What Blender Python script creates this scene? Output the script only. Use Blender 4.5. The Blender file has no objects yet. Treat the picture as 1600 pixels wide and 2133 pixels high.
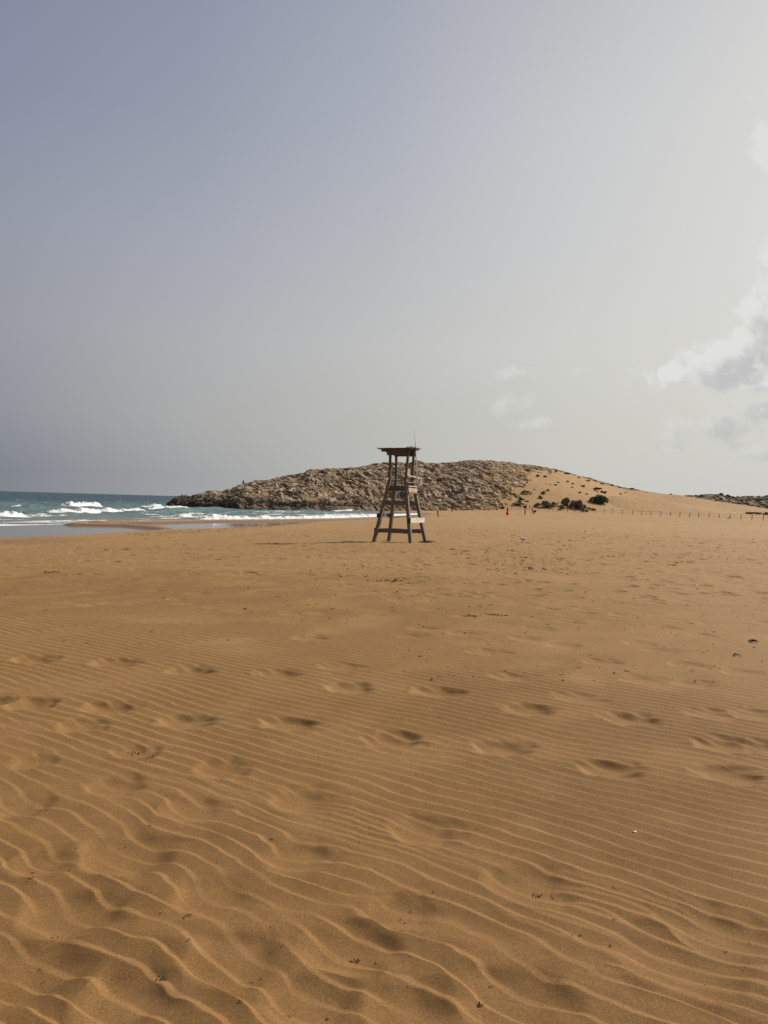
import bpy, bmesh, math, random
import numpy as np
from mathutils import Vector, Matrix

S = bpy.context.scene
R = math.radians
rng = np.random.default_rng(11)
random.seed(5)

# ------------------------------------------------------------------ camera
CAMZ = 1.5
ROLL = R(1.64); PITCH = R(0.744)
fwd = Vector((0, math.cos(PITCH), -math.sin(PITCH)))
right0 = Vector((1, 0, 0)); up0 = right0.cross(fwd)
c_r = right0 * math.cos(ROLL) + up0 * math.sin(ROLL)
c_u = up0 * math.cos(ROLL) - right0 * math.sin(ROLL)
cam_d = bpy.data.cameras.new('camera'); cam = bpy.data.objects.new('camera', cam_d)
S.collection.objects.link(cam)
cam_d.sensor_fit = 'HORIZONTAL'; cam_d.sensor_width = 36; cam_d.lens = 36
cam_d.clip_start = 0.05; cam_d.clip_end = 90000
M = Matrix(((c_r.x, c_u.x, -fwd.x, 0), (c_r.y, c_u.y, -fwd.y, 0), (c_r.z, c_u.z, -fwd.z, CAMZ), (0, 0, 0, 1)))
cam.matrix_world = M
S.camera = cam
S.render.resolution_x = 768; S.render.resolution_y = 1024

# ------------------------------------------------------------------ light
SUN_AZ = R(52); SUN_EL = R(33.5)          # azimuth clockwise from +Y
sd = Vector((math.sin(SUN_AZ) * math.cos(SUN_EL), math.cos(SUN_AZ) * math.cos(SUN_EL), math.sin(SUN_EL)))
sun_d = bpy.data.lights.new('sun', 'SUN'); sun = bpy.data.objects.new('sun', sun_d); S.collection.objects.link(sun)
sun_d.energy = 5.0; sun_d.angle = R(0.6); sun_d.color = (1.0, 0.93, 0.82)
sun.rotation_euler = (-sd).to_track_quat('-Z', 'Y').to_euler()
S.view_settings.view_transform = 'Standard'; S.view_settings.look = 'None'
S.render.engine = 'CYCLES'; S.cycles.use_denoising = False
S.view_settings.exposure = 0.0; S.view_settings.gamma = 1.0


class NT:
    """tiny node-graph helper"""
    def __init__(s, tree): s.t = tree; s.n = tree.nodes; s.l = tree.links
    def new(s, ty, **kw):
        n = s.n.new(ty)
        for k, v in kw.items(): setattr(n, k, v)
        return n
    def put(s, sock, v):
        if isinstance(v, bpy.types.NodeSocket): s.l.new(v, sock)
        elif v is not None: sock.default_value = v
    def m(s, op, a, b=None, c=None, clamp=False):
        n = s.new('ShaderNodeMath', operation=op, use_clamp=clamp)
        for i, v in enumerate((a, b, c)):
            if v is not None: s.put(n.inputs[i], v)
        return n.outputs[0]
    def ss(s, v, a, b):
        n = s.new('ShaderNodeMapRange', interpolation_type='SMOOTHSTEP'); n.clamp = True
        s.put(n.inputs[0], v); n.inputs[1].default_value = a; n.inputs[2].default_value = b
        n.inputs[3].default_value = 0; n.inputs[4].default_value = 1
        return n.outputs[0]
    def ramp(s, v, stops, mode='LINEAR'):
        n = s.new('ShaderNodeValToRGB'); r = n.color_ramp; r.interpolation = mode
        while len(r.elements) < len(stops): r.elements.new(0.5)
        for e, (p, c) in zip(r.elements, stops): e.position = p; e.color = tuple(c) + (1,)
        s.put(n.inputs[0], v); return n.outputs[0]
    def mix(s, f, a, b, mode='MIX'):
        n = s.new('ShaderNodeMix', data_type='RGBA', blend_type=mode)
        s.put(n.inputs[0], f); s.put(n.inputs[6], a if isinstance(a, bpy.types.NodeSocket) else tuple(a) + (1,))
        s.put(n.inputs[7], b if isinstance(b, bpy.types.NodeSocket) else tuple(b) + (1,))
        return n.outputs[2]
    def noise(s, vec, scale, detail=3, rough=0.5, dim='3D'):
        n = s.new('ShaderNodeTexNoise', noise_dimensions=dim)
        if vec is not None: s.l.new(vec, n.inputs['Vector'])
        n.inputs['Scale'].default_value = scale; n.inputs['Detail'].default_value = detail; n.inputs['Roughness'].default_value = rough
        return n.outputs[0]
    def attr(s, name):
        n = s.new('ShaderNodeAttribute', attribute_name=name); return n.outputs['Fac']


def lin(r, g, b):
    f = lambda c: (c / 255) / 12.92 if c / 255 <= 0.04045 else ((c / 255 + 0.055) / 1.055) ** 2.4
    return (f(r), f(g), f(b))


def pdir(x, y):
    """direction of a photo pixel (1600 x 2133)"""
    return fwd + c_r * ((x - 800) / 1600) - c_u * ((y - 1066.5) / 1600)


def P(x, y, Y):
    d = pdir(x, y); return Vector((0, 0, CAMZ)) + d * (Y / d.y)


def gno(x, y):
    d = pdir(x, y); return d.x / d.y, d.z / d.y


def on_plane(x, y, z):
    d = pdir(x, y); t = (z - CAMZ) / d.z
    return (d.x * t, d.y * t)


# ------------------------------------------------------------------ world: dusty sky
W = bpy.data.worlds.new('World'); S.world = W; W.use_nodes = True
w = NT(W.node_tree); w.n.clear()
out = w.new('ShaderNodeOutputWorld'); bg = w.new('ShaderNodeBackground'); w.l.new(bg.outputs[0], out.inputs[0])
tc = w.new('ShaderNodeTexCoord'); sep = w.new('ShaderNodeSeparateXYZ'); w.l.new(tc.outputs['Generated'], sep.inputs[0])
dx, dy, dz = sep.outputs
hor = w.m('SQRT', w.m('ADD', w.m('MULTIPLY', dx, dx), w.m('MULTIPLY', dy, dy)))
hor = w.m('MAXIMUM', hor, 1e-4)
cosaz = w.m('DIVIDE', w.m('ADD', w.m('MULTIPLY', dx, math.sin(SUN_AZ)), w.m('MULTIPLY', dy, math.cos(SUN_AZ))), hor)
fa = w.m('MULTIPLY_ADD', cosaz, 0.5, 0.5)
el = w.m('DIVIDE', dz, hor)        # tangent of elevation


def fpos(x):
    return 0.5 + 0.5 * math.cos(SUN_AZ - math.atan((x - 800) / 1600))


RY = {0.028: 1000, 0.098: 890, 0.198: 730, 0.323: 530, 0.479: 280, 0.654: 10, 2.0: 10}


def fpos2(x, y):
    d = pdir(x, y); return 0.5 + 0.5 * math.cos(SUN_AZ - math.atan2(d.x, d.y))


rows = [  # tangent of elevation, colours at x = 0 400 800 1200 1600 (sRGB)
    (0.028, [(131, 136, 144), (163, 164, 166), (188, 188, 184), (202, 202, 196), (206, 206, 201)]),
    (0.098, [(147, 150, 157), (172, 173, 172), (188, 188, 182), (202, 202, 196), (208, 208, 202)]),
    (0.198, [(154, 157, 164), (174, 175, 178), (192, 192, 191), (207, 207, 202), (214, 214, 208)]),
    (0.323, [(150, 155, 168), (165, 169, 180), (184, 186, 189), (202, 203, 203), (212, 213, 210)]),
    (0.479, [(138, 144, 165), (152, 157, 173), (172, 177, 188), (198, 199, 201), (208, 209, 208)]),
    (0.654, [(131, 137, 158), (142, 148, 168), (162, 167, 181), (185, 187, 191), (200, 201, 203)]),
    (2.0,   [(112, 122, 150), (122, 132, 158), (138, 147, 170), (158, 164, 180), (180, 184, 192)]),
]
sky = None; prev = None
for t, cols in rows:
    st = [(0.0, lin(*[c * 0.88 for c in cols[0]])), (fpos2(-300, RY[t]), lin(*[c * 0.95 for c in cols[0]]))]
    st += [(fpos2(x, RY[t]), lin(*c)) for x, c in zip((0, 400, 800, 1200, 1600), cols)]
    st += [(1.0, lin(*[min(255, c * 1.12) for c in cols[4]]))]
    rc = w.ramp(fa, st)
    if sky is None: sky = rc
    else:
        mr = w.new('ShaderNodeMapRange'); w.put(mr.inputs[0], el); mr.inputs[1].default_value = prev; mr.inputs[2].default_value = t
        sky = w.mix(mr.outputs[0], sky, rc)
    prev = t
# a physically based sky mixed under the dust veil
nish = w.new('ShaderNodeTexSky', sky_type='NISHITA'); nish.sun_disc = False
nish.sun_elevation = SUN_EL; nish.sun_rotation = SUN_AZ; nish.dust_density = 6; nish.air_density = 1.0; nish.altitude = 0
nsk = w.mix(1.0, nish.outputs[0], (0.10, 0.10, 0.10), 'MULTIPLY')
sky = w.mix(0.04, sky, nsk)
# clouds: soft patches in the distance, on the right-hand side of the bay
dyp = w.m('MAXIMUM', dy, 0.02)
cmb = w.new('ShaderNodeCombineXYZ'); w.put(cmb.inputs[0], w.m('DIVIDE', dx, dyp)); w.put(cmb.inputs[1], w.m('DIVIDE', dz, dyp))
gp = cmb.outputs[0]


def blobs(offx, offy, items, nscale, seed, na=1.9, ga=1.5, th=0.42, e0=-0.08, e1=0.62):
    """sum of soft ellipses broken by noise -> density 0..1"""
    ad = w.new('ShaderNodeVectorMath', operation='ADD'); w.l.new(gp, ad.inputs[0]); ad.inputs[1].default_value = (offx, offy, 0)
    mp = w.new('ShaderNodeVectorMath', operation='ADD'); w.l.new(ad.outputs[0], mp.inputs[0]); mp.inputs[1].default_value = (seed, seed * 1.7, seed)
    n = w.noise(mp.outputs[0], nscale, 8, 0.6)
    tot = None
    for (px, py, rx, ry, ang, amp) in items:
        cx, cy = gno(px, py)
        q = w.new('ShaderNodeMapping', vector_type='TEXTURE'); w.l.new(ad.outputs[0], q.inputs[0])
        q.inputs['Location'].default_value = (cx, cy, 0); q.inputs['Rotation'].default_value = (0, 0, R(ang))
        q.inputs['Scale'].default_value = (rx / 1600, ry / 1600, 1)
        ln = w.new('ShaderNodeVectorMath', operation='LENGTH'); w.l.new(q.outputs[0], ln.inputs[0])
        v = w.m('MULTIPLY', w.ss(ln.outputs['Value'], 1.25, 0.0), amp)
        tot = v if tot is None else w.m('MAXIMUM', tot, v)
    d = w.m('MULTIPLY_ADD', w.m('SUBTRACT', n, 0.5), na, w.m('SUBTRACT', w.m('MULTIPLY', tot, ga), th))
    return w.m('MULTIPLY', w.ss(d, e0, e1), w.ss(tot, 0.0, 0.5))


main = [(1530, 735, 230, 70, 24, 1.0), (1430, 770, 150, 44, 14, 0.72), (1610, 650, 130, 80, 22, 1.0), (1560, 785, 190, 40, 6, 0.8), 
        (1680, 560, 130, 120, 10, 0.9)]
faint = [(1088, 775, 70, 24, 8, 0.75), (1205, 772, 34, 18, 0, 0.55), (1065, 840, 75, 34, 18, 0.7), (1110, 880, 80, 22, 14, 0.55),
         (1500, 885, 190, 55, 12, 1.0), (1460, 590, 55, 26, 30, 0.5), (1570, 840, 110, 36, 14, 0.8), (1430, 930, 150, 26, 6, 0.7), (1600, 930, 120, 40, 8, 0.8), (1320, 770, 60, 30, 10, 0.5)]
d1 = blobs(0, 0, main, 34, 3.1, 4.6, 1.9, 0.5, -0.05, 0.75); d1s = blobs(-0.014, 0.022, main, 34, 3.1, 3.2, 1.9, 0.6, -0.1, 1.3)
d3 = blobs(0, 0, [(1610, 300, 75, 80, 0, 1.0), (1590, 200, 60, 30, 10, 0.5)], 30, 5.5, 4.0, 1.6, 0.45, -0.1, 0.9)
d2 = blobs(0, 0, faint, 26, 8.3, 4.2, 1.5, 0.42, -0.1, 0.8); d2s = blobs(-0.010, 0.014, faint, 26, 8.3, 3.0, 1.5, 0.5, -0.1, 1.1)
bright = lin(226, 227, 223); shade = lin(190, 191, 192)
c1 = w.mix(d1s, bright, shade); c2 = w.mix(d2s, lin(213, 213, 208), lin(188, 189, 187))
sky = w.mix(w.m('MULTIPLY', d2, 0.75), sky, c2)
sky = w.mix(w.m('MULTIPLY', d3, 0.75), sky, lin(225, 226, 223))
sky = w.mix(w.m('MULTIPLY', d1, 0.85), sky, c1)
# below the horizon: dull
sky = w.mix(w.ss(el, -0.01, -0.12), sky, lin(120, 112, 100))
w.put(bg.inputs[0], sky); bg.inputs[1].default_value = 1.0


# ------------------------------------------------------------------ scene helpers
def link(o, parent=None):
    S.collection.objects.link(o)
    if parent: o.parent = parent
    return o


def tag(o, label=None, cat=None, group=None, kind=None):
    if label: o['label'] = label
    if cat: o['category'] = cat
    if group: o['group'] = group
    if kind: o['kind'] = kind
    return o


def empty(name, loc, rz=0.0):
    o = bpy.data.objects.new(name, None); o.empty_display_size = 0.1
    o.location = loc; o.rotation_euler = (0, 0, rz); return link(o)


def bobj(name, bm, mat, parent=None, smooth=False):
    me = bpy.data.meshes.new(name); bm.normal_update(); bm.to_mesh(me); bm.free()
    if mat: me.materials.append(mat)
    if smooth:
        me.polygons.foreach_set('use_smooth', [True] * len(me.polygons))
    return link(bpy.data.objects.new(name, me), parent)


def npmesh(name, co, quads, mat, smooth=True, attrs=None, parent=None):
    me = bpy.data.meshes.new(name)
    me.vertices.add(len(co)); me.vertices.foreach_set('co', np.ascontiguousarray(co, dtype=np.float32).ravel())
    k = quads.shape[1]
    me.loops.add(quads.size); me.loops.foreach_set('vertex_index', np.ascontiguousarray(quads, dtype=np.int32).ravel())
    me.polygons.add(len(quads)); me.polygons.foreach_set('loop_start', np.arange(0, quads.size, k, dtype=np.int32))
    me.polygons.foreach_set('use_smooth', np.full(len(quads), smooth, dtype=bool))
    for an, av in (attrs or {}).items():
        at = me.attributes.new(an, 'FLOAT', 'POINT'); at.data.foreach_set('value', av.astype(np.float32).ravel())
    me.update(calc_edges=True); me.materials.append(mat)
    return link(bpy.data.objects.new(name, me), parent)


def gridquads(nr, nc, wrap=False):
    i = np.arange(nr - 1)[:, None]; j = np.arange(nc if wrap else nc - 1)[None, :]
    j2 = (j + 1) % nc
    return np.stack([i * nc + j, i * nc + j2, (i + 1) * nc + j2, (i + 1) * nc + j], -1).reshape(-1, 4)


def mat(name, rough=0.8, spec=0.3):
    m = bpy.data.materials.new(name); m.use_nodes = True
    t = NT(m.node_tree); b = t.n['Principled BSDF']
    b.inputs['Roughness'].default_value = rough; b.inputs['Specular IOR Level'].default_value = spec
    return m, t, b


def bump(t, b, h, strength, dist=0.01):
    n = t.new('ShaderNodeBump'); n.inputs['Strength'].default_value = strength; n.inputs['Distance'].default_value = dist
    t.put(n.inputs['Height'], h); t.l.new(n.outputs[0], b.inputs['Normal'])


def plain(name, col, rough=0.8, var=0.25, scale=12.0, spec=0.25):
    """one colour with mottled procedural variation"""
    m, t, b = mat(name, rough, spec)
    tcn = t.new('ShaderNodeTexCoord')
    n = t.noise(tcn.outputs['Object'], scale, 4, 0.6)
    lo = [c * (1 - var) for c in col]; hi = [min(1, c * (1 + var)) for c in col]
    t.put(b.inputs['Base Color'], t.ramp(n, [(0.3, lo), (0.7, hi)]))
    return m


# ------------------------------------------------------------------ numpy noise
def h2(ix, iy, seed):
    n = (ix.astype(np.int64) * 374761393 + iy.astype(np.int64) * 668265263 + seed * 974634777) & 0xFFFFFFFF
    n = ((n ^ (n >> 13)) * 1274126177) & 0xFFFFFFFF
    n = n ^ (n >> 16)
    return n


def rnd(ix, iy, seed): return (h2(ix, iy, seed) & 0xFFFF) / 65535.0


def perlin(x, y, seed=0):
    x0 = np.floor(x); y0 = np.floor(y); fx = x - x0; fy = y - y0
    u = fx * fx * fx * (fx * (fx * 6 - 15) + 10); v = fy * fy * fy * (fy * (fy * 6 - 15) + 10)
    def g(ix, iy, ax, ay):
        a = rnd(ix, iy, seed) * 2 * np.pi
        return np.cos(a) * ax + np.sin(a) * ay
    n00 = g(x0, y0, fx, fy); n10 = g(x0 + 1, y0, fx - 1, fy); n01 = g(x0, y0 + 1, fx, fy - 1); n11 = g(x0 + 1, y0 + 1, fx - 1, fy - 1)
    return ((n00 * (1 - u) + n10 * u) * (1 - v) + (n01 * (1 - u) + n11 * u) * v) * 1.5


def fbm(x, y, seed=0, oct=4, gain=0.5):
    s = 0; a = 1.0; f = 1.0
    for i in range(oct):
        s = s + a * perlin(x * f, y * f, seed + i * 7); a *= gain; f *= 2.03
    return s


def plates(x, y, seed, tilt=0.6):
    """voronoi blocks, each at its own height and tilt: angular rock"""
    x0 = np.floor(x); y0 = np.floor(y); best = np.full(x.shape, 9.0); val = np.zeros(x.shape)
    sec = np.full(x.shape, 9.0)
    for i in (-1, 0, 1):
        for j in (-1, 0, 1):
            cx = x0 + i; cy = y0 + j
            px = cx + 0.1 + 0.8 * rnd(cx, cy, seed); py = cy + 0.1 + 0.8 * rnd(cx, cy, seed + 1)
            d = np.hypot(x - px, y - py)
            h = rnd(cx, cy, seed + 2) + tilt * ((rnd(cx, cy, seed + 3) - 0.5) * (x - px) * 2 + (rnd(cx, cy, seed + 4) - 0.5) * (y - py) * 2)
            c = d < best
            sec = np.where(c, best, np.minimum(sec, d))
            val = np.where(c, h, val); best = np.where(c, d, best)
    return val, sec - best


def sst(v, a, b):
    t = np.clip((v - a) / (b - a), 0, 1); return t * t * (3 - 2 * t)


def polydist(x, y, pts):
    """signed distance (positive = left of travel) and arc parameter"""
    bd = np.full(x.shape, 1e9); sg = np.ones(x.shape)
    for (ax, ay), (bx, by) in zip(pts[:-1], pts[1:]):
        ex, ey = bx - ax, by - ay; L2 = ex * ex + ey * ey
        t = np.clip(((x - ax) * ex + (y - ay) * ey) / L2, 0, 1)
        qx = x - ax - t * ex; qy = y - ay - t * ey; d = np.hypot(qx, qy)
        c = d < bd
        sg = np.where(c, np.sign(ex * (y - ay) - ey * (x - ax)), sg); bd = np.where(c, d, bd)
    return bd * sg


# ------------------------------------------------------------------ terrain model
ZW = -0.80
berm_px = [(0, 1125), (160, 1119.5), (280, 1110), (335, 1106.5), (500, 1102), (640, 1090), (790, 1083), (905, 1072.5)]
berm = [(-45, -60), (-26, 0)] + [on_plane(x, y, ZW) for x, y in berm_px] + [(17, 190), (24, 260)]
sea_px = [(-200, 1099), (0, 1095), (150, 1091), (300, 1086), (400, 1084), (560, 1083), (700, 1080.5), (790, 1077), (885, 1071.5)]
seaedge = [(-80, 0)] + [on_plane(x, y, ZW) for x, y in sea_px] + [(14, 200), (24, 262)]
bar1 = [on_plane(x, y, -0.75) for x, y in [(158, 1092.5), (262, 1094), (352, 1102.5)]]
bar2 = [on_plane(x, y, -0.75) for x, y in [(212, 1089), (300, 1088.6), (400, 1086), (560, 1084.6), (700, 1082), (800, 1078)]]

crest_px = [(345, 1052), (350, 1046), (362, 1040), (385, 1034), (420, 1029), (440, 1024), (480, 1019), (500, 1010), (530, 1004), (560, 999),
            (580, 994), (610, 990), (636, 985), (641, 980), (660, 979), (720, 977), (750, 973), (780, 968), (800, 964), (830, 963), (850, 965),
            (860, 961), (868, 960), (882, 963), (905, 966), (940, 963), (970, 960), (1000, 959), (1030, 961), (1060, 963), (1080, 967),
            (1110, 970), (1140, 975), (1170, 981), (1200, 990), (1230, 997), (1260, 1005), (1300, 1015), (1330, 1019), (1380, 1027),
            (1420, 1031), (1445, 1035), (1500, 1046), (1560, 1054), (1600, 1059), (1750, 1066), (2200, 1075)]
ca = np.array([gno(x, y)[0] for x, y in crest_px]); ce = np.array([gno(x, y)[1] for x, y in crest_px])
kx = [345, 420, 500, 640, 800, 1000, 1200, 1400, 1600, 2200]
ka = np.array([gno(x, 1040)[0] for x in kx])
kYf = np.array([172, 162, 153, 165, 183, 188, 196, 200, 205, 210.])
kYc = np.array([177, 186, 196, 215, 235, 262, 282, 272, 255, 250.])
kzf = np.array([-0.8, -0.8, -0.8, -0.8, -0.6, 0.15, 0.35, 0.25, 0.2, 0.1])
A_TIP = ca[0]
lobe_px = [(1180, 1042), (1230, 1036), (1280, 1031), (1306, 1034), (1369, 1042), (1442, 1055), (1521, 1066), (1560, 1071), (1650, 1076)]
la = np.array([gno(x, y)[0] for x, y in lobe_px]); le = np.array([gno(x, y)[1] for x, y in lobe_px])


def hill_t(x, y):
    yy = np.maximum(y, 1.0); a = x / yy
    Yf = np.interp(a, ka, kYf); Yc = np.interp(a, ka, kYc)
    return a, (yy - Yf) / (Yc - Yf), Yf, Yc


def hill_base(x, y):
    a, t, Yf, Yc = hill_t(x, y)
    zf = np.interp(a, ka, kzf); zc = CAMZ + np.interp(a, ca, ce) * Yc
    tt = np.clip(t, 0, 1)
    cliff = sst(a, 0.02, -0.12)                      # steep sea cliff on the left, soft foot on the right
    soft = 1 - (1 - tt) ** 1.45
    soft = soft * sst(tt, -0.25, 0.35)
    soft = soft + (tt ** 1.6 - soft) * sst(a, 0.24, 0.36)
    hard = 0.24 * sst(tt, 0, 0.05) + 0.76 * (1 - (1 - tt) ** 1.35)
    sh = soft * (1 - cliff) + hard * cliff
    z = zf + (zc - zf) * sh
    z = np.where(t > 1, zc - (y - Yc) * (0.10 + 0.14 * np.clip(t - 1, 0, 1)), z)
    z = np.where(t < 0, zf + (t * (Yc - Yf)) * (0.02 + 0.5 * cliff), z)
    z = z - 14 * sst(a, A_TIP + 0.004, A_TIP - 0.010)
    # the front lobe of the dune on the right
    Yl = 232.0
    zl = CAMZ + np.interp(a, la, le) * Yl
    tl = np.clip((y - 206) / (Yl - 206), 0, 1)
    fl = 0.2 + (zl - 0.2) * (sst(tl, 0, 1) * 0.35 + 0.65 * tl)
    fl = np.where(y > Yl, zl - (y - Yl) * 0.16, fl)
    fl = fl - 8 * sst(a, la[1], la[0]) - 6 * sst(a, 0.49, 0.54)
    z = np.where((a > la[0]) & (y > 200), np.maximum(z, fl), z)
    return np.maximum(z, -8)


def rock_mask(x, y, lo=-0.010, hi=0.016):
    a, t, Yf, Yc = hill_t(x, y)
    g = lambda px: gno(px, 1020)[0]
    tb = [-0.2, 0.0, 0.1, 0.3, 0.5, 0.72, 0.82, 0.89, 0.94, 1.3]
    ab = [g(900), g(1000), g(1045), g(1080), g(1094), g(1102), g(1150), g(1255), g(1330), g(1345)]
    edge = np.interp(t, tb, ab)
    n = fbm(x / 7, y / 7, 31, 5, 0.65)
    n2 = fbm(x / 2.2, y / 3.5, 35, 3, 0.6)
    return sst(edge + n * 0.030 + n2 * 0.014 - a, lo, hi) * sst(t, -0.03, 0.02) * sst(a, A_TIP - 0.02, A_TIP - 0.012)


def beach_z(x, y):
    s = polydist(x, y, berm)
    z = -0.64 * sst(s / np.interp(y, [50, 115], [1.0, 0.3]), -20, -0.4) - 0.32 * sst(s, -0.6, 0.5)
    b1 = np.exp(-(polydist(x, y, bar1) / 1.1) ** 2); b2 = np.exp(-(polydist(x, y, bar2) / 1.6) ** 2)
    z = z + sst(s, 0.3, 2.0) * 0.37 * np.maximum(b1, b2)
    e = polydist(x, y, seaedge)
    z = z - np.clip(e, 0, 60) * 0.05
    land = sst(s, 1.0, -6.0)
    und = 0.07 * fbm(x / 13, y / 9, 3, 3) + 0.022 * fbm(x / 3.1, y / 2.3, 9, 3)
    z = z + 0.6 * land * und * sst(np.hypot(x, y), 3.0, 14.0)
    # shallow crest just where the lifeguard chair stands, lower ground behind it
    z = z + land * (0.07 * np.exp(-((y - 25.4 - 0.03 * x) / 2.0) ** 2) - 0.05 * np.exp(-((y - 31) / 3.0) ** 2) - 0.07 * np.exp(-((y - 35 - 0.05 * x) / 3.6) ** 2))
    z = z + land * 0.06 * np.exp(-((y - 41 - 2 * np.sin(x * 0.12)) / 2.0) ** 2)
    z = z + land * 0.10 * np.exp(-((y - 124 - 3 * np.sin(x * 0.05)) / 4.0) ** 2) - land * 0.10 * np.exp(-((y - 140 - 3 * np.sin(x * 0.05)) / 5.0) ** 2)
    return z


def ground_base(x, y):
    hb = hill_base(x, y)
    a, t, Yf, Yc = hill_t(x, y)
    bz = beach_z(x, y)
    m = rock_mask(x, y)
    near = (y > 120)
    hz = hb + 0.25 * fbm(x / 22, y / 22, 17, 3) * sst(t, 0.05, 0.3)
    z = np.where(near, np.maximum(bz, hz), bz)
    return z, np.where(near, m, 0)


def march(x, y, y0=1.5):
    """where the line of sight of a photo pixel meets the ground"""
    d = pdir(x, y)
    Y = np.concatenate([np.arange(y0, 40, 0.05), np.arange(40, 420, 0.2)])
    px = d.x / d.y * Y; pz = CAMZ + d.z / d.y * Y
    gz = ground_base(px, Y)[0]
    i = np.argmax(pz <= gz)
    if not (pz <= gz).any(): i = len(Y) - 1
    return Vector((px[i], Y[i], gz[i]))


# --- footprints and wind-scoured hollows: (photo x, photo y, half width m, half depth m, depth m)
pit_px = []
for (x, y) in [(60, 1377), (230, 1383), (385, 1400), (570, 1405), (720, 1435), (905, 1443), (1090, 1480), (1305, 1500), (1500, 1553), (1595, 1562)]:
    pit_px.append((x, y, 0.165, 0.14, 0.058))
for (x, y) in [(-40, 1462), (50, 1467), (215, 1477), (375, 1505), (595, 1510), (805, 1545), (1035, 1560), (1260, 1605), (1510, 1615)]:
    pit_px.append((x, y, 0.155, 0.13, 0.054))
for (x, y, s) in [(160, 1515, 1), (450, 1605, 1), (620, 1670, 1.15), (870, 1735, 1.1), (1090, 1850, 1.15), (1480, 1955, 1.2),
                  (245, 1785, 1.35), (80, 1800, 0.9), (30, 1680, 1), (1400, 2010, 1.3), (1060, 2090, 1.25), (710, 1985, 1.1), (460, 2010, 1.15),
                  (430, 1870, 1.1), (225, 1640, 1), (390, 1690, 1), (130, 1905, 1.2), (20, 2040, 1.3), (610, 1790, 1.0), (820, 1905, 0.9),
                  (270, 1568, 0.9), (60, 1590, 0.8), (620, 2090, 1.0), (830, 2110, 0.9), (240, 2090, 1.0)]:
    pit_px.append((x, y, 0.125 * s, 0.115 * s, 0.029 * s))
for (x, y) in [(850, 1325), (1060, 1412), (1200, 1456), (1440, 1425), (1010, 1360), (1250, 1380), (1560, 1490), (1370, 1355), (1540, 1400),
               (1170, 1345), (1330, 1415), (1480, 1490), (1090, 1260), (1290, 1280), (1210, 1277), (1140, 1268), (1380, 1305), (1465, 1322),
               (1185, 1296), (1120, 1310), (880, 1310), (1010, 1280), (960, 1320), (905, 1225), (845, 1215), (870, 1216), (965, 1232), (1010, 1243),
               (1085, 1254), (700, 1390), (640, 1330), (1330, 1340), (1430, 1385), (1590, 1295), (1090, 1332)]:
    pit_px.append((x, y, 0.17, 0.14, 0.03))
pits = []
for (x, y, a, b, d) in pit_px:
    gx, gy = on_plane(x, y, 0.0); pits.append((gx, gy, a, b, d * 0.62, rng.normal(0, 0.25)))
for k in range(1000):                                   # trodden ground round the chair and to the right
    Y = 10 + 42 * rng.random() ** 1.2
    a = rng.uniform(-0.42, 0.62)
    if a < 0.0 and rng.random() < 0.55: continue
    s_ = rng.uniform(0.6, 1.15)
    pits.append((a * Y, Y, 0.15 * s_, 0.13 * s_, rng.uniform(0.018, 0.075) * min(1, max(0.1, (Y - 9) / 14)), rng.normal(0, 0.6)))
for k in range(10):                                    # two tracks of walkers crossing on the right
    pits.append((2.2 + 0.62 * k + rng.normal(0, 0.05), 20.5 - 0.72 * k + (0.12 if k % 2 else -0.12), 0.15, 0.11, 0.045, 0.3))
for k in range(14):
    pits.append((-3.6 + 0.66 * k + rng.normal(0, .06), 24.3 - 0.30 * k + (0.14 if k % 2 else -0.14), 0.15, 0.11, 0.04, 0.2))


def gfield(seed, n, L, sn, st, nx, ny, mean):
    """smooth complex envelope with random phase: gives sand ripples their forks and bends"""
    g = np.random.default_rng(seed)
    z = np.fft.fft2(g.normal(size=(n, n)) + 1j * g.normal(size=(n, n)))
    k = np.fft.fftfreq(n, L / n) * 2 * np.pi
    KX, KY = np.meshgrid(k, k)            # KX along columns (x)
    kn = KX * nx + KY * ny; kt = -KX * ny + KY * nx
    f = np.fft.ifft2(z * np.exp(-0.5 * ((kn / sn) ** 2 + (kt / st) ** 2)))
    return f / np.sqrt(np.mean(np.abs(f) ** 2)) + mean


def bil(f, L, x, y):
    n = f.shape[0]; u = x / L * n; v = y / L * n
    i = np.floor(u).astype(int); j = np.floor(v).astype(int); fu = u - i; fv = v - j
    i0 = i % n; i1 = (i + 1) % n; j0 = j % n; j1 = (j + 1) % n
    return (f[j0, i0] * (1 - fu) + f[j0, i1] * fu) * (1 - fv) + (f[j1, i0] * (1 - fu) + f[j1, i1] * fu) * fv


TH = R(55.5)
NX, NY = math.cos(TH), math.sin(TH)          # across the ripple crests, away and to the right
TH2 = R(55); NX2, NY2 = math.cos(TH2), math.sin(TH2)
LA = 26.0
envA = gfield(4, 768, LA, 3.2, 4.6, NX, NY, 0.85)
envB = gfield(9, 768, LA, 5.2, 8.0, NX2, NY2, 0.5)
LAM_A, LAM_B = 0.104, 0.106


def ripple_profile(r, sig):
    """one period: long gentle rise, short drop, crest rounded by the wind"""
    p = np.linspace(0, 1, 513)[:-1]
    h = np.where(p < r, (p / r) ** 1.1, np.clip((1 - p) / (1 - r), 0, 1) ** 1.25)
    q = np.minimum(p, 1 - p); g = np.exp(-0.5 * (q / sig) ** 2); g /= g.sum()
    h = np.real(np.fft.ifft(np.fft.fft(h) * np.fft.fft(g)))
    return (h - h.min()) / (h.max() - h.min())


PROF_A = ripple_profile(0.72, 0.035); PROF_B = ripple_profile(0.75, 0.020)


def saw(ph, tab):
    p = (ph / (2 * np.pi)) % 1.0 * 512
    i = np.floor(p).astype(int); f = p - i
    return tab[i % 512] * (1 - f) + tab[(i + 1) % 512] * f


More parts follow.
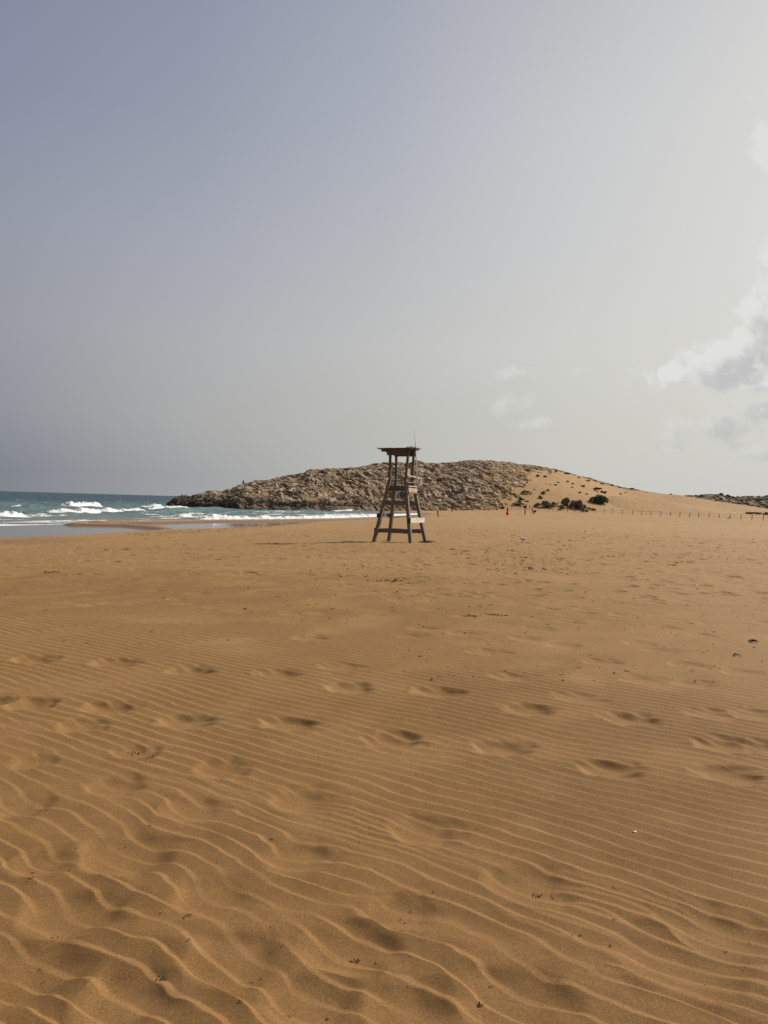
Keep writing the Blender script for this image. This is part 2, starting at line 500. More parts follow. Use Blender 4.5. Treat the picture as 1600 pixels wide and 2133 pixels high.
def sand_detail(x, y):
    """ripples + footprints for points near the camera"""
    z = np.zeros(x.shape); pm = np.zeros(x.shape); ph = np.zeros(x.shape); pz = np.zeros(x.shape)
    xs = x; ys = y
    rmin, rmax = np.hypot(xs, ys).min() - 1.0, np.hypot(xs, ys).max() + 1.0
    for (gx, gy, a, b, d, rot) in pits:
        if not rmin < math.hypot(gx, gy) < rmax: continue
        ext = 3.8 * max(a, b)
        sel = np.where((np.abs(xs - gx) < ext) & (np.abs(ys - gy) < ext))[0]
        if len(sel) == 0: continue
        ddx = xs[sel] - gx; ddy = ys[sel] - gy
        u = (ddx * math.cos(rot) + ddy * math.sin(rot)) / a; v = (-ddx * math.sin(rot) + ddy * math.cos(rot)) / b
        wob = 1 + 0.22 * perlin(ddx / (a * 0.8) + gx * 9, ddy / (b * 0.8) + gy * 7, 77)
        r = np.hypot(u, v) * wob
        rl = np.hypot(ddx, ddy) + 1e-6
        cs = (ddx * -0.80 + ddy * -0.60) / rl              # crisp, sunlit lip on the windward side
        r = r * (1 + 0.20 * cs)
        prof = np.exp(-r ** (3.4 + 1.8 * np.clip(cs, 0, 1)) * 0.85) * (1 - 0.22 * cs * np.minimum(rl / max(a, b), 1))
        rim = np.exp(-((r - 1.35) / 0.3) ** 2)
        pz[sel] = np.minimum(pz[sel], -d * prof) ; z[sel] += (0.08 + 0.25 * float(gy > 12)) * d * rim
        pm[sel] = np.maximum(pm[sel], prof); ph[sel] += np.exp(-(r / 1.5) ** 2)
    z += pz
    rr = np.hypot(x, y)
    # ripples
    wx = x + 0.05 * perlin(x / 0.8, y / 0.8, 55); wy = y + 0.06 * perlin(x / 0.8 + 40, y / 0.8, 56) + 0.020 * perlin(x / 0.27, y / 0.27, 57) + 0.007 * perlin(x / 0.10, y / 0.10, 58)
    e = bil(envA, LA, x, y); pA = 2 * np.pi / LAM_A * (NX * wx + NY * wy) + np.angle(e) + 0.2 * ph
    ampA = np.clip(np.abs(e) / 1.1, 0.25, 1.15)
    hA = saw(pA, PROF_A) * ampA * 0.0112
    eb = bil(envB, LA, x + 3, y); pB = 2 * np.pi / LAM_B * (NX2 * wx + NY2 * wy + 0.016 * perlin(x / 0.22, y / 0.22, 59)) + np.angle(eb) + 2.8 * ph
    ampB = np.clip(np.abs(eb), 0.2, 1.4)
    hB = saw(pB, PROF_B) * ampB * 0.0104
    eb2 = bil(envA, LA, x + 9, y + 5); hB = hB + 0.0022 * saw(2 * np.pi / 0.34 * (NX2 * wx + NY2 * wy) + np.angle(eb2) - 1.2 * ph, PROF_B) * np.clip(np.abs(eb2), 0, 1.2)
    # irregular zone: lower left; line through two ground points
    ax, ay = on_plane(0, 1455, 0); bx, by = on_plane(1600, 2010, 0)
    L = math.hypot(bx - ax, by - ay)
    sdn = -((bx - ax) * (y - ay) - (by - ay) * (x - ax)) / L        # positive toward the camera side
    sdn = sdn + 0.35 * perlin(x / 1.2, y / 1.2, 61)
    wB = sst(sdn, -0.5, 0.75)
    fade = sst(rr, 24, 12) * (0.72 + 0.28 * sst(perlin(x / 4.5, y / 3.2, 71), -0.35, 0.1))
    # right-hand middle ground is trodden smooth, the left keeps its ripples longer
    fade = fade * (1 - 0.75 * sst(x / np.maximum(rr, 1) * 1.0 + rr / 22 + 0.15 * perlin(x / 2.5, y / 2.5, 72), 0.62, 1.02))
    rip = (hA * (1 - wB) + hB * wB) * fade
    z += rip * (1 - 0.80 * pm * (1 - 0.35 * wB))
    z += (0.003 * fbm(x / 0.6, y / 0.6, 81, 2) * (0.3 + 0.7 * wB) + 0.0008 * fbm(x / 0.12, y / 0.12, 85, 2)) * sst(rr, 60, 14)
    z += 0.013 * fbm(x / 0.40, y / 0.36, 88, 3, 0.6) * sst(rr, 9, 22) * sst(rr, 60, 40)
    return z


# ------------------------------------------------------------------ materials for the setting
def sand_material():
    m, t, b = mat('sand', 0.85, 0.12)
    g = t.new('ShaderNodeNewGeometry'); pos = g.outputs['Position']
    sp = t.new('ShaderNodeSeparateXYZ'); t.l.new(pos, sp.inputs[0])
    n1 = t.noise(pos, 0.35, 4, 0.55); n2 = t.noise(pos, 3.0, 4, 0.6); n3 = t.noise(pos, 260, 2, 0.7); n4 = t.noise(pos, 700, 2, 0.7)
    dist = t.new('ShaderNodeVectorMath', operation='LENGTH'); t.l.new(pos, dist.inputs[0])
    dry = t.m('DIVIDE', t.m('LOGARITHM', t.m('DIVIDE', t.m('MAXIMUM', dist.outputs['Value'], 2.5), 2.5), 2.718), 4.0, clamp=True)   # shading by viewing distance painted into the colour: paler away from the camera
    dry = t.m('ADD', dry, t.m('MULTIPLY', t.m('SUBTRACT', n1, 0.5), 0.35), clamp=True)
    base = t.ramp(dry, [(0.0, (0.228, 0.120, 0.042)), (0.45, (0.286, 0.157, 0.056)), (0.9, (0.365, 0.219, 0.092))])  # ripple shading and view angle baked into near and far tones, not moisture
    base = t.mix(t.m('MULTIPLY', t.ss(n2, 0.35, 0.75), 0.15), base, (0.33, 0.19, 0.08))
    n6 = t.noise(pos, 110, 2, 0.7)
    gr = t.m('MULTIPLY_ADD', t.ss(n3, 0.25, 0.75), 0.55, 0.725)
    gr = t.m('MULTIPLY', gr, t.m('MULTIPLY_ADD', t.ss(n6, 0.3, 0.7), 0.26, 0.87))
    gr = t.m('MULTIPLY', gr, t.m('MULTIPLY_ADD', t.ss(n4, 0.3, 0.7), 0.4, 0.8))
    cb = t.new('ShaderNodeCombineXYZ')
    for i in range(3): t.put(cb.inputs[i], gr)
    base = t.mix(1.0, base, cb.outputs[0], 'MULTIPLY')
    base = t.mix(t.m('MULTIPLY', t.ss(t.noise(pos, 190, 1, 0.5), 0.74, 0.80), 0.8), base, (0.55, 0.46, 0.33))   # shell grit
    base = t.mix(t.m('MULTIPLY', t.ss(t.noise(pos, 140, 1, 0.5), 0.25, 0.19), 0.8), base, (0.05, 0.03, 0.018))
    n5 = t.noise(pos, 0.9, 5, 0.62)
    base = t.mix(t.m('MULTIPLY', t.ss(n5, 0.5, 0.68), 0.16), base, (0.165, 0.088, 0.034))
    base = t.mix(t.m('MULTIPLY', t.ss(n5, 0.46, 0.32), 0.18), base, (0.42, 0.265, 0.125))
    wet = t.ss(t.m('ADD', sp.outputs[2], t.m('MULTIPLY', t.m('SUBTRACT', n2, 0.5), 0.08)), -0.60, -0.76)
    base = t.mix(wet, base, (0.135, 0.078, 0.036))
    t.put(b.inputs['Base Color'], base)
    t.put(b.inputs['Roughness'], t.m('MULTIPLY_ADD', wet, -0.5, 0.85))
    t.put(b.inputs['Specular IOR Level'], t.m('MULTIPLY_ADD', wet, 0.3, 0.12))
    bump(t, b, t.m('ADD', n3, t.m('MULTIPLY', n4, 0.6)), 0.22, 0.003)
    return m


def rock_material():
    m, t, b = mat('limestone', 0.9, 0.15)
    g = t.new('ShaderNodeNewGeometry'); pos = g.outputs['Position']
    sp = t.new('ShaderNodeSeparateXYZ'); t.l.new(pos, sp.inputs[0])
    tone = t.attr('tone'); fill = t.attr('fill'); scrub = t.attr('scrub')
    n = t.noise(pos, 0.9, 5, 0.65); n2 = t.noise(pos, 0.09, 3, 0.5)
    col = t.ramp(tone, [(0.0, (0.155, 0.105, 0.062)), (0.35, (0.265, 0.182, 0.11)), (0.7, (0.365, 0.265, 0.162)), (1.0, (0.50, 0.40, 0.28))])
    col = t.mix(t.m('MULTIPLY', t.ss(n, 0.45, 0.7), 0.5), col, (0.15, 0.105, 0.07))
    col = t.mix(t.m('MULTIPLY', t.ss(n2, 0.45, 0.65), 0.35), col, (0.40, 0.27, 0.165))
    col = t.mix(scrub, col, (0.075, 0.065, 0.038))
    col = t.mix(fill, col, (0.33, 0.205, 0.095))
    wet = t.m('MULTIPLY', t.ss(t.m('ADD', sp.outputs[2], t.m('MULTIPLY', t.m('SUBTRACT', n, 0.5), 3.0)), 2.6, 0.6), t.ss(sp.outputs[0], 12, -12))
    col = t.mix(t.m('MULTIPLY', wet, 0.85), col, (0.085, 0.06, 0.042))
    t.put(b.inputs['Base Color'], col)
    bump(t, b, n, 0.6, 0.25)
    return m


def sea_material():
    m, t, b = mat('sea_water', 0.22, 0.5)
    b.inputs['IOR'].default_value = 1.33
    g = t.new('ShaderNodeNewGeometry'); pos = g.outputs['Position']
    foam = t.attr('foam'); sh = t.attr('shallow'); sandy = t.attr('sandy')
    n = t.noise(pos, 0.05, 3, 0.6)
    deep = t.ramp(n, [(0.35, (0.014, 0.045, 0.062)), (0.65, (0.024, 0.066, 0.086))])
    col = t.mix(sh, deep, (0.098, 0.162, 0.148))
    col = t.mix(sandy, col, (0.20, 0.18, 0.145))
    mp = t.new('ShaderNodeMapping'); t.l.new(pos, mp.inputs[0]); mp.inputs['Rotation'].default_value = (0, 0, R(-22)); mp.inputs['Scale'].default_value = (1.6, 0.55, 1)
    fn = t.noise(mp.outputs[0], 1.6, 6, 0.68)
    fm = t.ss(t.m('ADD', foam, t.m('MULTIPLY', t.m('SUBTRACT', fn, 0.5), 1.5)), 0.30, 0.72)
    fm = t.m('MULTIPLY', fm, t.ss(foam, 0.02, 0.2))
    bp = t.new('ShaderNodeBump'); bp.inputs['Strength'].default_value = 0.7; bp.inputs['Distance'].default_value = 0.22
    t.put(bp.inputs['Height'], t.m('ADD', t.noise(mp.outputs[0], 1.4, 5, 0.65), t.m('MULTIPLY', fm, 0.4)))
    df = t.new('ShaderNodeBsdfDiffuse'); t.put(df.inputs['Color'], t.mix(fm, col, (0.76, 0.76, 0.74))); t.l.new(bp.outputs[0], df.inputs['Normal'])
    gl = t.new('ShaderNodeBsdfGlossy'); gl.inputs['Roughness'].default_value = 0.28; t.l.new(bp.outputs[0], gl.inputs['Normal'])
    fr = t.new('ShaderNodeFresnel'); fr.inputs['IOR'].default_value = 1.33; t.l.new(bp.outputs[0], fr.inputs['Normal'])
    # a rough sea never mirrors fully at grazing angles: its wave faces turn toward the viewer
    k = t.m('MULTIPLY', t.m('MINIMUM', fr.outputs[0], 0.24), t.m('SUBTRACT', 1.0, fm))
    mx = t.new('ShaderNodeMixShader'); t.put(mx.inputs[0], k); t.l.new(df.outputs[0], mx.inputs[1]); t.l.new(gl.outputs[0], mx.inputs[2])
    t.n.remove(b); t.l.new(mx.outputs[0], t.n['Material Output'].inputs['Surface'])
    return m


# ------------------------------------------------------------------ ground sheet
def build_ground():
    tf = np.linspace(-0.60, 0.60, 760)
    az = np.arctan(tf)
    lo = az[0]; hi = az[-1]
    side = np.linspace(hi, 2 * np.pi + lo, 66)[1:-1]
    azs = np.concatenate([az, side])
    r = [0.02]
    while r[-1] < 3500:
        q = r[-1]
        if q < 1.8: s = 0.05
        elif q < 16: s = min(max(q * q / 2304, 0.002), 0.024)
        elif q < 46: s = 0.07
        elif q < 330: s = q * 0.0028
        else: s = q * 0.04
        r.append(q + s)
    r = np.array(r)
    nr, nc = len(r), len(azs)
    X = (r[:, None] * np.sin(azs)[None, :]); Y = (r[:, None] * np.cos(azs)[None, :])
    Z = np.zeros_like(X)
    step = 200
    for i in range(0, nr, step):
        x = X[i:i + step].ravel(); y = Y[i:i + step].ravel()
        z, m = ground_base(x, y)
        if r[i] < 62:
            z = z + sand_detail(x, y) * sst(polydist(x, y, berm), 0.0, -1.5)
        elif r[i] < 340:
            z = z + 0.05 * fbm(x / 1.6, y / 2.4, 91, 3, 0.6) * sst(polydist(x, y, berm), -1.0, -4.0)
        z = z - 2.2 * sst(m, 0.6, 0.95)
        Z[i:i + step] = z.reshape(X[i:i + step].shape)
    co = np.stack([X.ravel(), Y.ravel(), Z.ravel()], -1)
    q = gridquads(nr, nc, True)[:, ::-1]
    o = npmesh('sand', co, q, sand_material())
    tag(o, 'rippled golden sand of the beach and dune with footprints', 'sand', kind='structure')
    return o


# ------------------------------------------------------------------ rocky hill
def build_hill():
    a = np.linspace(A_TIP - 0.018, gno(1350, 1020)[0], 1050)
    t = np.concatenate([np.linspace(-0.06, 1.05, 330), np.linspace(1.06, 1.8, 20)])
    Yf = np.interp(a, ka, kYf); Yc = np.interp(a, ka, kYc)
    Y = Yf[None, :] + t[:, None] * (Yc - Yf)[None, :]; X = a[None, :] * Y
    x = X.ravel(); y = Y.ravel()
    z = hill_base(x, y); m = rock_mask(x, y)
    wx = x + 1.2 * perlin(x / 6, y / 6, 40); wy = y + 1.2 * perlin(x / 6, y / 6, 41)
    u = wx * 0.95 + wy * 0.31; v = -wx * 0.31 + wy * 0.95          # strata run obliquely
    p1, e1 = plates(u / 2.4, v / 7.5, 1, 0.9); p2, e2 = plates(u / 1.0, v / 3.4, 11, 1.0); p3, e3 = plates(u / 0.45, v / 1.5, 21, 1.0)
    rg = 1 - np.abs(fbm(u / 6, v / 16, 51, 3)) * 1.6
    tt = np.tile(t[:, None], (1, len(a))).ravel()
    smoothness = sst(x, 5, 40) * 0.35
    stk = fbm(u / 1.5, v / 9.0, 57, 4, 0.6)      # oblique ledges
    rel = (0.45 * (p1 - 0.5) + 0.34 * (p2 - 0.5) + 0.20 * (p3 - 0.5) + 0.8 * (rg - 0.5) + 0.42 * stk) * (1 - smoothness) * 0.78
    rel = rel * (0.55 + 0.45 * sst(tt, 1.0, 0.7))
    crack = sst(e2, 0.10, 0.0) * 0.10 + sst(e1, 0.06, 0.0) * 0.16
    rel -= crack
    z2 = z + rel * m - 1.3 * (1 - m) ** 2
    # weathered notches: the faces step in and out, not only up and down
    y = y + m * (0.4 * fbm(x / 1.6, z2 / 0.75, 71, 3, 0.6) + 0.6 * perlin(x / 4.0, z2 / 2.0, 75))
    x = x + m * 0.6 * fbm(z2 / 0.8, tt * 30, 78, 2) * 1.0
    tone = np.clip(0.58 + 0.40 * (p2 - 0.5) + 0.45 * (p3 - 0.5) + 0.30 * stk + 0.30 * fbm(x / 14, y / 14, 63, 3), 0, 1)
    fill = sst(-rel + 0.5 * fbm(x / 5, y / 7, 64, 3), 0.10, 0.75) * (0.5 + 0.35 * sst(x, -5, 30))
    broad = rock_mask(x, y, 0.0, 0.085)
    fill = np.maximum(fill, (1 - broad) * sst(fbm(u / 1.6, v / 5.0, 68, 3, 0.6) - 0.25 * (p2 - 0.5) + 0.55 * (1 - broad), -0.15, 0.5))
    fill = np.maximum(fill, sst(m, 0.75, 0.3) * 0.9)
    scrub = sst(fbm(x / 3.2, y / 4.5, 66, 4, 0.65), 0.34, 0.6) * 0.75 * sst(z, 1.5, 3.5)
    rim = sst(x / y, gno(1090, 1000)[0], gno(1150, 1000)[0]) * sst(tt, 0.80, 0.9)
    scrub = np.maximum(scrub, rim * sst(fbm(x / 2.2, y / 3.0, 67, 3, 0.6), 0.0, 0.3) * 0.85)
    co = np.stack([x, y, z2], -1)
    o = npmesh('hill', co, gridquads(len(t), len(a)), rock_material(), smooth=False, attrs={'tone': tone, 'fill': fill, 'scrub': scrub})
    tag(o, 'long craggy limestone headland sloping down into the sea behind the beach', 'hill', kind='structure')
    # dark scrubby hill far behind on the right
    px = [(1425, 1036), (1440, 1034), (1470, 1030), (1500, 1031), (1540, 1036), (1570, 1034), (1600, 1032), (1680, 1024), (1800, 1026), (1980, 1040), (2100, 1075)]
    aa = np.array([gno(*p)[0] for p in px]); ee = np.array([gno(*p)[1] for p in px])
    a = np.linspace(aa[0], aa[-1], 420); t = np.linspace(0, 1.4, 120)
    Yf2, Yc2 = 400., 470.
    Y = np.repeat((Yf2 + t * (Yc2 - Yf2))[:, None], len(a), 1); X = a[None, :] * Y; x = X.ravel(); y = Y.ravel()
    zc = CAMZ + np.interp(x / y, aa, ee) * Yc2; tt = np.clip((y - Yf2) / (Yc2 - Yf2), 0, 1)
    z = -1 + (zc + 1) * (1 - (1 - tt) ** 1.5) - np.clip(y - Yc2, 0, 99) * 0.3
    p1, e1 = plates(x / 6, y / 8, 101, 0.9); p2, e2 = plates(x / 2.5, y / 3, 111, 0.9)
    rel = 1.2 * (p1 - .5) + 0.8 * (p2 - .5) + 0.6 * fbm(x / 8, y / 8, 120, 3)
    tone = np.clip(0.35 + 0.5 * (p2 - .5) + 0.3 * (p1 - .5), 0, 1)
    scrub = sst(fbm(x / 5, y / 6, 130, 4, 0.6), -0.25, 0.15) * 0.95
    o2 = npmesh('hill', np.stack([x, y, z + rel * sst(tt, 0, 0.1)], -1), gridquads(len(t), len(a)), o.data.materials[0], smooth=False,
                attrs={'tone': tone, 'fill': np.zeros_like(tone), 'scrub': scrub})
    tag(o2, 'low dark scrub covered hill far behind the dune at right', 'hill', kind='structure')


# ------------------------------------------------------------------ sea and lagoon
breakers = [  # photo ends of the foam foot, height m, foam width m, trail m
    ((138, 1056.5), (222, 1056.0), 0.95, 2.6, 6.0),
    ((102, 1070.5), (180, 1071), 0.40, 1.6, 5.0),
    ((170, 1070.5), (262, 1067), 0.60, 2.2, 7.0),
    ((-60, 1077.5), (76, 1074.5), 0.75, 2.4, 5.0),
    ((252, 1064.5), (312, 1062.5), 0.42, 1.4, 5.0),
    ((318, 1062), (352, 1061), 0.30, 1.2, 3.0),
    ((300, 1056.8), (345, 1056.2), 0.45, 1.6, 4.0),
    ((345, 1057.2), (398, 1057.0), 0.40, 1.5, 2.0),
    ((430, 1083.0), (545, 1082.0), 0.60, 3.4, 4.0),
    ((535, 1082.3), (690, 1080.2), 0.50, 3.4, 6.0),
    ((680, 1080.4), (800, 1076.5), 0.55, 3.6, 12.0),
    ((30, 1060), (70, 1059.6), 0.28, 1.0, 4.0),
    ((520, 1060.5), (545, 1060.5), 0.35, 1.5, 2.0),
    ((384, 1076), (398, 1076), 0.40, 1.0, 2.0),
    ((700, 1065.5), (830, 1064.5), 0.25, 1.6, 8.0),
    ((790, 1074), (890, 1070), 0.12, 4.0, 10.0),
]


def build_sea():
    tf = np.linspace(-0.62, 0.12, 700); az = np.arctan(tf)
    azs = np.concatenate([np.linspace(R(-100), az[0], 60)[:-1], az, np.linspace(az[-1], R(40), 24)[1:]])
    r = [14.0]
    while r[-1] < 60000:
        q = r[-1]
        if q < 52: s = 0.6
        elif q < 150: s = 0.2
        elif q < 260: s = 0.4
        else: s = q * 0.012
        r.append(q + s)
    r = np.array(r)
    X = (r[:, None] * np.sin(azs)); Y = (r[:, None] * np.cos(azs)); x = X.ravel(); y = Y.ravel(); rr = np.hypot(x, y)
    e = polydist(x, y, seaedge)                    # positive seaward
    g = np.random.default_rng(3); eta = np.zeros_like(x); a0 = math.atan2(-0.40, 0.92)
    for k in range(30):
        lam = 1.8 * 1.14 ** (k % 18); th = a0 + g.normal(0, 0.5)
        eta += 0.011 * lam ** 0.75 * np.sin(2 * np.pi / lam * (x * math.cos(th) + y * math.sin(th)) + g.uniform(0, 6.28)) * sst(rr, lam * 220, lam * 80)
    depth = sst(e, 0.0, 25)
    eta = eta * (0.10 + 0.90 * depth)
    foam = np.zeros_like(x); lift = np.zeros_like(x)
    for (p0, p1, H, fw, tr) in breakers:
        ax, ay = on_plane(*p0, ZW); bx, by = on_plane(*p1, ZW); L = math.hypot(bx - ax, by - ay); ux, uy = (bx - ax) / L, (by - ay) / L
        s = (x - ax) * ux + (y - ay) * uy; n = -(x - ax) * uy + (y - ay) * ux          # n positive = seaward (left)
        sel = np.where((s > -4) & (s < L + 4) & (n > -4) & (n < tr + 12))[0]
        if len(sel) == 0: continue
        ss_, nn = s[sel], n[sel]
        wig = 0.5 * perlin(ss_ / 3.0, np.full_like(ss_, H * 37), 200) + 0.22 * perlin(ss_ / 0.9, np.full_like(ss_, H * 17), 201)
        nn = nn - wig * min(1, L / 8)
        endf = sst(ss_, -1.0, min(3.0, L * 0.25)) * sst(ss_, L + 1.0, L - min(3.0, L * 0.25))
        lump = 1 + 0.45 * perlin(ss_ / 2.2, nn / 1.5, 202) + 0.4 * perlin(ss_ / 0.7, nn / 0.6, 203) + 0.3 * perlin(ss_ / 0.35, nn / 0.35, 204)
        prof = sst(nn, -0.15, 0.55) * np.where(nn > 0.6, np.exp(-((nn - 0.6) / (1.0 + H * 2.2)) ** 2), 1)
        lift[sel] = np.maximum(lift[sel], 0.68 * H * prof * endf * np.clip(lump, 0.3, 1.6))
        f = sst(nn, -0.6, 0.05) * sst(nn, fw * 1.25, fw * 0.55) * endf * 1.0
        f2 = sst(nn, 0.0, 0.8) * sst(nn, tr, fw * 0.5) * endf * 0.55
        foam[sel] = np.maximum(foam[sel], np.maximum(f, f2))
    # wash on the bar, streaks between the breakers
    wig = 1.3 * perlin(x / 7, y / 7, 210) + 0.5 * perlin(x / 2, y / 2, 211)
    foam = np.maximum(foam, sst(e + wig, -1.2, 0.1) * sst(e + wig, 3.2, 1.2) * 0.85)
    st = fbm((x * 0.92 - y * 0.39) / 2.8, (x * 0.39 + y * 0.92) / 16.0, 220, 4, 0.55)
    zone = sst(e, 44, 12) * sst(rr, 200, 130)
    foam = np.maximum(foam, sst(st, -0.02, 0.50) * zone * 0.62)
    wc = sst(fbm((x * 0.92 - y * 0.39) / 5, (x * 0.39 + y * 0.92) / 11, 230, 3, 0.6), 0.72, 0.9) * sst(rr, 700, 300) * sst(e, 20, 60)
    foam = np.maximum(foam, wc * 0.42)
    z = ZW - 0.03 + eta + lift - 0.12 * sst(e, 1.0, -3.0)
    shallow = np.clip(sst(e, 130, 30) * 0.9 * sst(rr, 420, 150), 0, 1)
    sandy = sst(e + 2 * perlin(x / 9, y / 9, 240), 22, 2) * 0.65
    o = npmesh('sea', np.stack([x, y, z], -1), gridquads(len(r), len(azs))[:, ::-1], sea_material(), attrs={'foam': foam, 'shallow': shallow, 'sandy': sandy})
    tag(o, 'blue green sea with white breaking waves rolling onto the sand', 'sea', kind='structure')
    # still water lying between the berm and the bar
    m, t, b = mat('still_water', 0.06, 0.5); b.inputs['IOR'].default_value = 1.33
    gq = t.new('ShaderNodeNewGeometry')
    t.put(b.inputs['Base Color'], t.ramp(t.noise(gq.outputs['Position'], 0.25, 4, 0.6), [(0.35, (0.16, 0.135, 0.10)), (0.65, (0.21, 0.175, 0.13))]))
    bump(t, b, t.noise(gq.outputs['Position'], 2.0, 3, 0.5), 0.03, 0.01)
    pts = berm[1:-1]; seap = seaedge
    u = np.linspace(0, 1, 60)
    bx = np.array(pts); bl = np.concatenate([[0], np.cumsum(np.hypot(*np.diff(bx, axis=0).T))]); 
    B = np.stack([np.interp(u * bl[-1], bl, bx[:, i]) for i in (0, 1)], -1)
    sx = np.array(seap[1:-1]); sl = np.concatenate([[0], np.cumsum(np.hypot(*np.diff(sx, axis=0).T))])
    E = np.stack([np.interp(u * sl[-1], sl, sx[:, i]) for i in (0, 1)], -1)
    # only as far as the sea edge, with a little overlap under the berm
    k = np.linspace(-0.12, 0.97, 12)
    pr = B[None] * (1 - k[:, None, None]) + E[None] * k[:, None, None]
    co = np.concatenate([pr, np.full(pr.shape[:2] + (1,), ZW + 0.008)], -1).reshape(-1, 3)
    o = npmesh('shallow_water', co, gridquads(12, 60)[:, ::-1], m)
    tag(o, 'still grey pool of shallow water between the wet sand and surf', 'water', kind='structure')


build_ground(); build_hill(); build_sea()


# ------------------------------------------------------------------ lifeguard chair
def wood(name, c0, c1):
    m, t, b = mat(name, 0.75, 0.3)
    tcn = t.new('ShaderNodeTexCoord')
    mp = t.new('ShaderNodeMapping'); t.l.new(tcn.outputs['Object'], mp.inputs[0]); mp.inputs['Scale'].default_value = (14, 14, 1.4)
    n = t.noise(mp.outputs[0], 3.0, 5, 0.65)
    t.put(b.inputs['Base Color'], t.ramp(n, [(0.3, c0), (0.7, c1)]))
    bump(t, b, n, 0.3, 0.01)
    return m


WOOD = wood('weathered_wood', (0.11, 0.088, 0.068), (0.21, 0.172, 0.135))
WOOD2 = wood('dark_wood', (0.080, 0.060, 0.045), (0.145, 0.112, 0.083))
PALE = wood('painted_board', (0.60, 0.57, 0.48), (0.78, 0.75, 0.66))
CREAM = wood('cream_board', (0.48, 0.42, 0.29), (0.60, 0.54, 0.40))
REED = plain('reed_thatch', (0.10, 0.085, 0.062), 0.9, 0.5, 20)
WHITE = plain('white_pole_paint', (0.74, 0.74, 0.72), 0.45, 0.08)
REDM = plain('red_painted_metal', (0.20, 0.03, 0.035), 0.5, 0.25)
BLACKM = plain('black_rubber', (0.02, 0.02, 0.022), 0.7, 0.3)

THT = R(22)
U = Vector((math.cos(THT), -math.sin(THT), 0)); V = Vector((math.sin(THT), math.cos(THT), 0))


def add_post(bm, pts, w_, d_):
    rings = []
    for p in pts:
        rings.append([bm.verts.new(p + U * (sx * w_ / 2) + V * (sy * d_ / 2)) for sx, sy in ((-1, -1), (1, -1), (1, 1), (-1, 1))])
    for a, b in zip(rings[:-1], rings[1:]):
        for i in range(4): bm.faces.new((a[i], a[(i + 1) % 4], b[(i + 1) % 4], b[i]))
    bm.faces.new(rings[0][::-1]); bm.faces.new(rings[-1])


def add_beam(bm, p0, p1, h, t_, wav=0.0, seed=0):
    """horizontal board from p0 to p1, h high, t_ thick, with a slightly worn top edge"""
    d = (p1 - p0); L = d.length; d.normalize(); s = Vector((-d.y, d.x, 0)).normalized()
    up = d.cross(s) * -1
    if up.z < 0: up = -up
    g = random.Random(seed); n = 7; rings = []
    for i in range(n):
        c = p0 + d * (L * i / (n - 1)); e = g.uniform(-wav, wav); e2 = g.uniform(-wav, wav) * 0.4
        rings.append([bm.verts.new(c + s * (-t_ / 2) + up * (-h / 2 + e2)), bm.verts.new(c + s * (t_ / 2) + up * (-h / 2 + e2)),
                      bm.verts.new(c + s * (t_ / 2) + up * (h / 2 + e)), bm.verts.new(c + s * (-t_ / 2) + up * (h / 2 + e))])
    for a, b in zip(rings[:-1], rings[1:]):
        for i in range(4): bm.faces.new((a[i], b[i], b[(i + 1) % 4], a[(i + 1) % 4]))
    bm.faces.new(rings[0]); bm.faces.new(rings[-1][::-1])
    bmesh.ops.recalc_face_normals(bm, faces=bm.faces)


def add_tube(bm, pts, r, n=8):
    rings = []
    for i, p in enumerate(pts):
        q = pts[min(i + 1, len(pts) - 1)] - pts[max(i - 1, 0)]; q.normalize()
        s = q.cross(Vector((0, 0, 1)) if abs(q.z) < 0.9 else Vector((1, 0, 0))).normalized(); t_ = q.cross(s)
        rad = r[i] if isinstance(r, (list, tuple)) else r
        rings.append([bm.verts.new(p + s * (rad * math.cos(6.28318 * k / n)) + t_ * (rad * math.sin(6.28318 * k / n))) for k in range(n)])
    for a, b in zip(rings[:-1], rings[1:]):
        for k in range(n): bm.faces.new((a[k], a[(k + 1) % n], b[(k + 1) % n], b[k]))
    bm.faces.new(rings[0][::-1]); bm.faces.new(rings[-1])
    bmesh.ops.recalc_face_normals(bm, faces=bm.faces)


def local(root, fn, name, m, smooth=False):
    """build in world space, store relative to the thing's base"""
    bm = bmesh.new(); fn(bm)
    bmesh.ops.translate(bm, verts=bm.verts, vec=-root.location)
    return bobj(name, bm, m, root, smooth)


